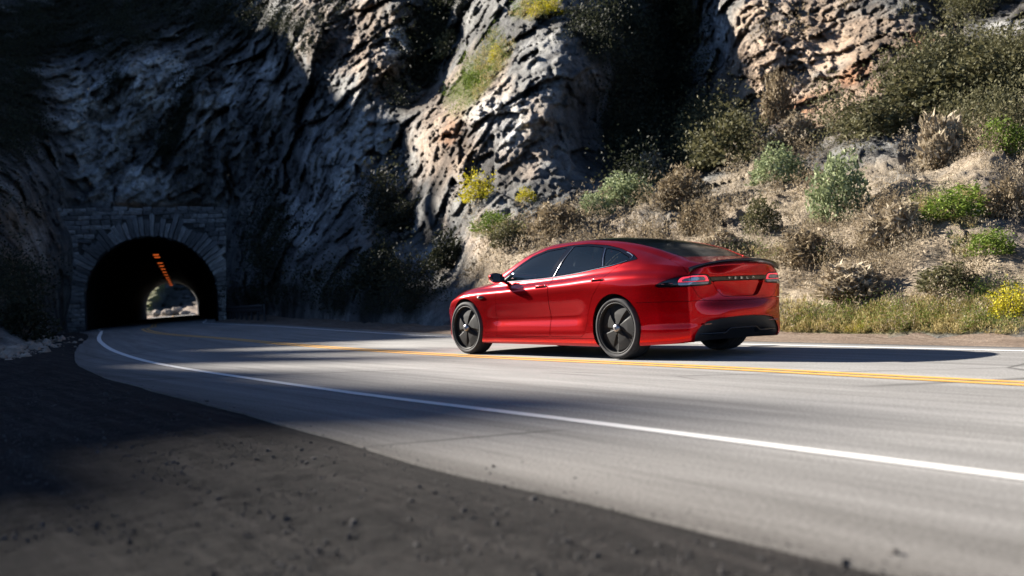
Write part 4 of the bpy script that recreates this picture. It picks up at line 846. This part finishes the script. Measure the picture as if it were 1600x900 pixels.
# tail lamp, lid, bumper in wrap-round coordinates (s, z)
LMP = rnd([(4.475, .815), (4.60, .868), (4.74, .908), (4.90, .930), (5.06, .928), (5.10, .905), (5.145, .815), (5.00, .803), (4.80, .797), (4.56, .798)], .02)
istail = lambda D_: (D_[:, 0] > 4.3)
lampP, skin = split(skin, lambda D_: np.where(istail(D_), poly_sdf(SZ(D_), LMP), -1))
INN = rnd([(4.745, .812), (4.745, .868), (4.775, .906), (4.90, .918), (5.05, .917), (5.083, .897), (5.110, .828), (5.108, .815)], .018)
INN2 = rnd([(4.785, .856), (4.785, .872), (4.815, .893), (4.90, .899), (5.035, .898), (5.055, .884), (5.070, .859)], .01)
LOWC = [(4.70, .80), (4.70, .846), (5.2, .846), (5.2, .80)]
_, lampP = split(lampP, lambda D_: .0022 - np.abs(D_[:, 6] - 4.868 - .10 * (.93 - D_[:, 2])))
inner, lampdark = split(lampP, lambda D_: poly_sdf(SZ(D_), INN)); lowc, red1 = split(inner, lambda D_: poly_sdf(SZ(D_), LOWC)); dark2, redc = split(red1, lambda D_: poly_sdf(SZ(D_), INN2))
TIPR = rnd([(4.55, .828), (4.57, .845), (4.70, .848), (4.70, .830)], .005)
tipred, lampdark = split(lampdark, lambda D_: poly_sdf(SZ(D_), TIPR))
for s in (1, -1):
    lampo = panel('tail_lamp', lampdark, M['blk'], side=s, lift=-.002)[0]
    for n, p, mt in (('light_bar', redc, 'lamp_red'), ('lens', lowc, 'lamp_clear'), ('lens', dark2, 'lamp_clear'), ('side_marker', tipred, 'refl')):
        for o in panel(n, p, M[mt], side=s, lift=-.003, parent=lampo): pass
# bumper/diffuser
DIFF = [(5.80, .455), (5.45, .450), (5.20, .435), (5.03, .410), (4.955, .355), (4.90, .27), (4.86, .05), (5.8, .05)]
diffP, skin = split(skin, lambda D_: np.where(istail(D_), poly_sdf(SZ(D_), rnd(DIFF, .03)), -1))
panel('rear_diffuser', diffP, M['satin'], mirror_merge=True, lift=-.014)
LID = rnd([(4.868, .82), (4.868, 1.5), (5.9, 1.5), (5.9, .622), (5.25, .628), (5.03, .640), (4.95, .69), (4.885, .80)], .03)
fr_lid = lambda D_: np.where(D_[:, 6] > 4.845 - .0, poly_sdf(SZ(D_), LID), -1)
topdeck = lambda D_: np.minimum(D_[:, 0] - 4.56 + .06 * (D_[:, 1] / .55)**2, np.interp(D_[:, 0], [4.5, 4.7, 4.85, 5.0], [.665, .72, .745, .745]) - D_[:, 1])
lidP, skin = split(skin, lambda D_: np.where(D_[:, 6] > 4.846, poly_sdf(SZ(D_), LID), np.where(D_[:, 2] > .93, topdeck(D_), -1)))
POCK = rnd([(5.135, .846), (5.21, .74), (5.275, .682), (5.33, .672), (5.9, .668), (5.9, .846)], .02); BAR = [(5.085, .850), (5.085, .896), (5.9, .896), (5.9, .850)]
# the trunk lid's pocket for the plate is set in
pockP, lidP = split(lidP, lambda D_: np.where(D_[:, 6] > 4.9, poly_sdf(SZ(D_), POCK), -1)); barP, lidP = split(lidP, lambda D_: np.where(D_[:, 6] > 4.9, poly_sdf(SZ(D_), BAR), -1))
lid = panel('trunk_lid', lidP, M['red'], mirror_merge=True)[0]
panel('plate_recess', pockP, M['red'], mirror_merge=True, lift=-.028, thick=-.03, parent=lid); bar = panel('trim_bar', barP, M['blk'], mirror_merge=True, lift=.004, parent=car)[0]
# front and rear bumpers, wings, quarter panels, bonnet, sills
bump_r, skin = split(skin, lambda D_: np.where((D_[:, 6] > 4.22), np.minimum(.640 - D_[:, 2], D_[:, 6] - 4.22 - .0), -1))
panel('rear_bumper', bump_r, M['red'], mirror_merge=True)
bonnet, skin = split(skin, lambda D_: np.minimum(np.minimum(1.43 + .10 * (D_[:, 1] / .7)**2 - D_[:, 0], np.interp(D_[:, 0], [.1, .5, .93, 1.5], [.50, .66, .74, .78]) - np.abs(D_[:, 1])), np.minimum(D_[:, 0] - .22, D_[:, 2] - .6)))
panel('bonnet', bonnet, M['red'], mirror_merge=True)
fb, skin = split(skin, lambda D_: np.minimum(np.interp(D_[:, 2], [.1, .45, .62, .75], [.60, .56, .50, .24]) - D_[:, 0], .745 - D_[:, 2]))
panel('front_bumper', fb, M['red'], mirror_merge=True)
sill, skin = split(skin, lambda D_: np.where(D_[:, 1] > .6, np.minimum(np.minimum(.232 - D_[:, 2], D_[:, 0] - 1.15), 3.75 - D_[:, 0]), -1))
panel('side_sill', sill, M['red'])
wing, quarter = split(skin, lambda D_: 2.2 - D_[:, 0])
panel('front_wing', wing, M['red']); panel('rear_quarter_panel', quarter, M['red'])
# black inner shell behind the gaps (with wheel openings)
sh = [(DATA, Fall)]
FsN = np.concatenate([F_side, F_sh, F_tail, F_nose]); dsh, fsh = cut(DATA, FsN, np.where(DATA[:, 6] < 4.8, np.minimum(circ(DATA, AXF, AZ, AR + .004), circ(DATA, AXR, AZ, AR + .004)), 1.0))
panel('inner_shell', [(dsh, fsh)], M['under'], lift=-.030, thick=0)
dr, fr2 = cut(DATA, np.concatenate([F_roof, F_cant, F_green]), np.maximum(1.46 - DATA[:, 0], DATA[:, 0] - 4.62)); panel('cowl_and_deck_shell', [(dr, fr2)], M['under'], lift=-.03, thick=0)
# lid letters, drawn as flat raised bars
def letters():
    bm = bmesh.new(); H = .021; bar_ = lambda cx, cz, w, h: add_box(bm, (0, cx, cz), (.004, w, h))
    y0, st_ = -.205, .1025
    c = y0; bar_(c, H * .42, .030, .0050); bar_(c, -H * .12, .0055, H * .72)                                   # T
    c += st_; [bar_(c, k * H * .43, .028, .0046) for k in (-1, 0, 1)]                                         # E
    c += st_; [bar_(c, k * H * .43, .028, .0046) for k in (-1, 0, 1)]; bar_(c - .0115, H * .21, .005, H * .42); bar_(c + .0115, -H * .21, .005, H * .42)   # S
    c += st_; bar_(c - .0115, 0, .0055, H); bar_(c, -H * .43, .028, .0046)                                    # L
    c += st_; bar_(c, H * .43, .028, .0046); bar_(c - .0115, -H * .15, .005, H * .62); bar_(c + .0115, -H * .15, .005, H * .62)     # A
    return bm
lt = bm_obj('lettering', letters(), M['letters'], bar); lt.location = (float(XTAIL(0)) - .045 - MIDX, 0, .874)
# spoiler lip, thin swept blade on the lid edge
ya = np.linspace(-.76, .76, 61); sp = []
for y in ya:
    q = abs(y) / .76; z0 = 1.062 - .062 * q**2.2; x0 = XTAIL(y) - .20 * (1 - q**4) * 1.0; xe = XTAIL(y) + .045 * (1 - q**4); zt = z0 + .022 * (1 - q**5)
    sp.append([(x0, y, z0 + .001), (x0 + (xe - x0) * .6, y, zt - .004), (xe - .012, y, zt + .004), (xe, y, zt), (xe - .010, y, zt - .022), (x0 + (xe - x0) * .65, y, zt - .048), (x0, y, z0 - .02)])
sp = cs(np.array(sp)); np_mesh('spoiler', sp.reshape(-1, 3), grid_faces(61, 7, wrap=True), M['blk'], lid)
# diffuser fins, lower valance, reflectors, side lips
vy = np.linspace(-.70, .70, 41); vp = []
for y in vy:
    q = abs(y) / .70; zt = .325 - .045 * float(smooth(.30, .42, q)) ; x = XTAIL(y) - .045
    vp.append([(x - .10, y, zt - .045), (x + .004, y, zt - .012), (x + .010, y, zt), (x - .01, y, zt + .006), (x - .08, y, zt + .004)])
np_mesh('diffuser_lip', cs(np.array(vp)).reshape(-1, 3), grid_faces(41, 5, wrap=True), M['blk'], car)
for s in (1, -1):
    bm = bmesh.new(); add_box(bm, (float(XTAIL(.52)) - .022 - MIDX, -s * .54, .382), (.012, .17, .016), Matrix.Rotation(s * .18, 3, 'Z'), bev=.003); bm_obj('reflector', bm, M['refl'], car)
# floor and wheel wells
bm = bmesh.new(); add_box(bm, (2.42 - MIDX, 0, .22), (2.1, 1.72, .10)); add_box(bm, (4.44 - MIDX, 0, .25), (.36, 1.5, .12)); add_box(bm, (.45 - MIDX, 0, .25), (.25, 1.2, .12)); add_box(bm, (2.41 - MIDX, 0, .30), (3.9, .9, .22)); bm_obj('floor_pan', bm, M['under'], car)
for ax in (AXF, AXR):
    for s in (1, -1):
        a = np.linspace(-.30, np.pi + .30, 30); ri = []
        for y in (.955, .60): ri.append(np.c_[ax + (AR + .004) * np.cos(a), np.full(30, s * (y if y < .9 else (.905 if ax == AXF else .925))), AZ + (AR + .004) * np.sin(a)])
        W_ = cs(np.array(ri)).reshape(-1, 3); np_mesh('wheel_well', W_, grid_faces(2, 30), M['under'], car)
        aa = np.linspace(-.30, np.pi + .30, 40)                     # thin dark arch lip
        lipo = np.array([[(ax + r_ * math.cos(t), s * y_, AZ + r_ * math.sin(t)) for t in aa] for r_, y_ in ((AR + .002, .945), (AR - .012, .940), (AR - .012, .90))])
# interior: seats, dash, rear bench, wheel
def seat(x, y):
    e = bmesh.new(); add_box(e, (x - MIDX, -y, .56), (.52, .50, .16), bev=.05); add_box(e, (x + .30 - MIDX, -y, .84), (.13, .48, .56), Matrix.Rotation(.28, 3, 'Y'), bev=.05); add_box(e, (x + .41 - MIDX, -y, 1.17), (.09, .26, .17), Matrix.Rotation(.2, 3, 'Y'), bev=.03); return bm_obj('front_seat', e, M['seat'], car, True)
seat(2.30, .38); seat(2.30, -.38)
bm = bmesh.new(); add_box(bm, (3.30 - MIDX, 0, .56), (.5, 1.3, .16), bev=.05); add_box(bm, (3.62 - MIDX, 0, .84), (.14, 1.3, .55), Matrix.Rotation(.35, 3, 'Y'), bev=.05)
for y in (-.4, 0, .4): add_box(bm, (3.74 - MIDX, y, 1.13), (.08, .24, .12), Matrix.Rotation(.35, 3, 'Y'), bev=.03)
bm_obj('rear_bench', bm, M['seat'], car, True)
bm = bmesh.new(); add_box(bm, (1.62 - MIDX, 0, .83), (.45, 1.45, .18), bev=.05); add_box(bm, (2.6 - MIDX, 0, .40), (2.4, 1.5, .10)); add_box(bm, (4.15 - MIDX, 0, .96), (.8, 1.2, .04)); bm_obj('dashboard', bm, M['seat'], car, True)
bm = bmesh.new(); 
Mx = Matrix.Translation((1.98 - MIDX, -.38, .88)) @ Matrix.Rotation(R(68), 4, 'Y')
rg = [[bm.verts.new(Mx @ Vector(((.18 + .014 * math.cos(b_)) * math.cos(a), (.18 + .014 * math.cos(b_)) * math.sin(a), .014 * math.sin(b_)))) for b_ in np.linspace(0, 2*np.pi, 7)[:-1]] for a in np.linspace(0, 2*np.pi, 29)[:-1]]
for i in range(28):
    for j in range(6): bm.faces.new((rg[i][j], rg[(i+1) % 28][j], rg[(i+1) % 28][(j+1) % 6], rg[i][(j+1) % 6]))
bm_obj('steering_wheel', bm, M['seat'], car, True)
# bright strips on the windows: belt trim and pillar edges
def strip(name, pts, w, mat, s, parent=None, out=.006):
    P_ = cr_curve(pts, 40); P_[:, 1] *= s; T_ = np.gradient(P_, axis=0); T_ /= np.linalg.norm(T_, axis=1)[:, None]; o_ = np.array([0, s * .85, .5]); o_ /= np.linalg.norm(o_); B_ = np.cross(T_, o_); B_ /= np.linalg.norm(B_, axis=1)[:, None]
    rr_ = np.stack([P_ - B_ * w/2, P_ - B_ * w/2 + o_ * out, P_ + B_ * w/2 + o_ * out, P_ + B_ * w/2], 1); return np_mesh(name, cs(rr_).reshape(-1, 3), grid_faces(40, 4, wrap=True), mat, parent or car, smooth_=False)
def surf(x, z):                                                       # outer skin point at a side-view position
    k = (MV[:, 1] > .4) & (np.abs(MV[:, 0] - x) < .06); c = MV[k]; n_ = MN[k]; d = np.hypot(c[:, 0] - x, c[:, 2] - z); i = np.argsort(d)[:4]; w = 1 / (d[i] + 1e-4); return (x, float((c[i, 1] * w).sum() / w.sum()), z)
for s in (1, -1):
    bl = [surf(x, z) for x, z in ((1.60, .949), (1.9, .949), (2.3, .957), (2.7, .972), (3.1, 1.000), (3.5, 1.043), (3.8, 1.080), (3.98, 1.120))]
    strip('belt_trim', bl, .005, M['chrome'], s)
    strip('pillar_trim', [surf(3.60, 1.07), surf(3.55, 1.17), surf(3.49, 1.285)], .007, M['chrome'], s); strip('pillar_trim', [surf(2.715, .985), surf(2.80, 1.15), surf(2.905, 1.335)], .004, M['chrome'], s)
    strip('pillar_trim', [surf(4.01, 1.135), surf(4.02, 1.16), surf(3.97, 1.19), surf(3.88, 1.22)], .007, M['chrome'], s)
    # door handles, each with a raised black strip standing in for its shadow
    for hx, hz, par in ((2.50, .868, FD), (3.56, .915, RD)):
        p = surf(hx, hz); p2 = surf(hx + .1, hz + .004); bm = bmesh.new(); ang = math.atan2(p2[1] - p[1], .1)
        add_box(bm, (hx + .06 - MIDX, -s * (p[1] + .006), hz - .010), (.215, .012, .040), Matrix.Rotation(-s * ang, 3, 'Z'), bev=.004); hr = bm_obj('handle_shadow_strip', bm, M['blk'], par[0 if s == 1 else 1])
        bm = bmesh.new(); add_box(bm, (hx + .06 - MIDX, -s * (p[1] + .014), hz + .008), (.200, .014, .013), Matrix.Rotation(-s * ang, 3, 'Z'), bev=.005); bm_obj('door_handle', bm, M['red'], par[0 if s == 1 else 1], True)
        bm = bmesh.new(); add_box(bm, (hx + .155 - MIDX, -s * (p[1] + .014), hz + .006), (.016, .018, .014), Matrix.Rotation(-s * ang, 3, 'Z'), bev=.004); bm_obj('handle_end', bm, M['chrome'], par[0 if s == 1 else 1], True)
    # side camera on the wing
    p = surf(1.30, .755); bm = bmesh.new(); q = [(-.085, .010), (-.05, .026), (.0, .028), (.05, .020), (.095, .006), (.05, -.012), (0, -.022), (-.05, -.020)]
    a_ = [bm.verts.new((1.30 + u - MIDX, -s * (p[1] - .004), .755 + w)) for u, w in q]; b_ = [bm.verts.new((1.30 + u * .75 - MIDX, -s * (p[1] + .016), .755 + w * .7)) for u, w in q]
    for i in range(8): bm.faces.new((a_[i], a_[(i+1) % 8], b_[(i+1) % 8], b_[i]))
    bm.faces.new(b_); bmesh.ops.recalc_face_normals(bm, faces=bm.faces); sc_ = bm_obj('side_camera', bm, M['blk'], car, True)
    bm = bmesh.new(); bmesh.ops.create_uvsphere(bm, u_segments=12, v_segments=8, radius=.012); bmesh.ops.transform(bm, matrix=Matrix.Translation((1.255 - MIDX, -s * (p[1] + .014), .762)), verts=bm.verts); bm_obj('camera_lens', bm, M['chrome'], sc_, True)
    # door mirror: red cap, black housing, glass, stalk
    bm = bmesh.new(); bmesh.ops.create_uvsphere(bm, u_segments=28, v_segments=18, radius=.5)
    for v in bm.verts:
        x, y, z = v.co; x = min(x, .16) if x > 0 else x; v.co = Vector((x * .17, y * .235, z * .135)) ; v.co.z += .012 * (v.co.y / .12); v.co.x += .02 * (v.co.y / .12) ** 2
    for v in bm.verts:
        if s == 1: v.co.y *= -1
    for v in bm.verts: v.co += Vector((1.735 - MIDX, -s * 1.012, 1.002))
    lowf = [f for f in bm.faces if f.calc_center_median().z < .975 or f.calc_center_median().x > 1.752 - MIDX]
    bm2 = bm.copy(); bmesh.ops.delete(bm, geom=lowf, context='FACES'); bm2.faces.ensure_lookup_table(); bmesh.ops.delete(bm2, geom=[f for f in bm2.faces if not (f.calc_center_median().z < .975 or f.calc_center_median().x > 1.752 - MIDX)], context='FACES')
    hm = bm_obj('door_mirror', bm2, M['blk'], car, True); bm_obj('mirror_cap', bm, M['red'], hm, True)
    bm = bmesh.new(); add_box(bm, (1.765 - MIDX, -s * 1.015, 1.000), (.006, .185, .098), Matrix.Rotation(s * .05, 3, 'Z'), bev=.002); bm_obj('mirror_glass', bm, M['chrome'], hm)
    bm = bmesh.new(); add_box(bm, (1.745 - MIDX, -s * .905, .952), (.09, .13, .024), Matrix.Rotation(-s * .30, 3, 'X'), bev=.008); bm_obj('mirror_stalk', bm, M['blk'], hm, True)
# head lamps (seen edge on round the nose)
hl = [(.10, .60), (.30, .70), (.62, .795), (.50, .72), (.30, .62)]
HLp, _ = split([(DATA, np.concatenate([F_side, F_nose]))], lambda D_: poly_sdf(SZ(D_), rnd([(.02, .56), (.18, .645), (.40, .725), (.56, .775), (.44, .69), (.22, .60)], .02)))
for o in panel('head_lamp', HLp, M['lamp_clear'], lift=.002): pass
# --- wheels
def lathe(prof_, n, mat, name, parent, smooth_=True):
    a = np.linspace(0, 2*np.pi, n, endpoint=False); P_ = np.array([[(r_ * math.cos(t), y_, r_ * math.sin(t)) for t in a] for y_, r_ in prof_]); return np_mesh(name, P_.reshape(-1, 3), grid_faces(len(prof_), n, wrap=True), mat, parent, smooth_)
def wheel(ax, s, wide, ph, tr):
    e = bpy.data.objects.new('wheel', None); COL.objects.link(e); e.parent = car; e.location = (ax - MIDX, -s * tr, .357); e.rotation_euler = (0, 0, math.pi if s == -1 else 0)
    w = wide / 2                                                   # outer face towards -y
    RO, RI = .357, .292
    t_ = lathe([(w * .55, RI - .01), (w * .88, RI + .006), (w * .98, RI + .03), (w * .93, RO - .018), (w * .80, RO - .004), (w * .55, RO), (w * .5, RO - .006), (w * .46, RO), (w * .18, RO), (w * .14, RO - .006), (w * .10, RO), (-w * .10, RO), (-w * .14, RO - .006), (-w * .18, RO), (-w * .46, RO), (-w * .5, RO - .006), (-w * .55, RO), (-w * .80, RO - .004), (-w * .93, RO - .018), (-w * .985, RI + .035), (-w * .96, RI + .012), (-w * .86, RI + .002)], 72, M['tyre'], 'tyre', e)
    rim = lathe([(-w * .86, RI + .002), (-w * .93, RI - .001), (-w * .945, RI - .006), (-w * .90, RI - .013), (-w * .80, RI - .016), (w * .6, RI - .03), (w * .6, RI - .01)], 72, M['rimlip'], 'rim', e)
    # dished dark cover with five swept broad blades
    n = 180; a = np.linspace(0, 2*np.pi, n, endpoint=False); rad = np.r_[np.linspace(.045, .268, 26), .2775]; P_ = []
    for r_ in rad:
        row = []
        for t in a:
            u = (t * 5 / (2*np.pi) + ph + (r_ - .05) * .55) % 1; k = (r_ - .045) / .23
            blade = float(smooth(.06, .14, u) - smooth(.80, .94, u)) if r_ < .27 else 0
            tilt = (u - .2) / .6 * .012 * k
            y_ = -w * .62 - .012 * (1 - k) - blade * (.010 + .008 * (1 - abs(k - .5)) - tilt) * smooth(1.0, .92, k) - .006 * float(k > .99); row.append((r_ * math.cos(t), float(y_), r_ * math.sin(t)))
        P_.append(row)
    cov = np_mesh('wheel_cover', np.array(P_).reshape(-1, 3), grid_faces(len(rad), n, wrap=True), M['rim'], e)
    lathe([(-w * .62, .050), (-w * .62 - .045, .048), (-w * .62 - .056, .036), (-w * .62 - .060, .018), (-w * .62 - .061, .0005)], 36, M['cap'], 'hub_cap', e)
    bm = bmesh.new(); add_box(bm, (0, -w * .62 - .063, .013), (.026, .004, .005)); add_box(bm, (0, -w * .62 - .063, -.002), (.006, .004, .026)); bm_obj('hub_emblem', bm, M['satin'], e)
    for k in range(5):
        an = 2*np.pi * (k + .5) / 5; bm = bmesh.new(); bmesh.ops.create_cone(bm, cap_ends=True, segments=8, radius1=.011, radius2=.010, depth=.02); bmesh.ops.transform(bm, matrix=Matrix.Translation((.066 * math.cos(an), -w * .62 - .014, .066 * math.sin(an))) @ Matrix.Rotation(R(90), 4, 'X'), verts=bm.verts); bm_obj('wheel_nut', bm, M['rimlip'], e)
    return e
wheel(AXF, 1, .265, .12, .822); wheel(AXR, 1, .295, .30, .828); wheel(AXF, -1, .265, .5, .822); wheel(AXR, -1, .295, .0, .828)
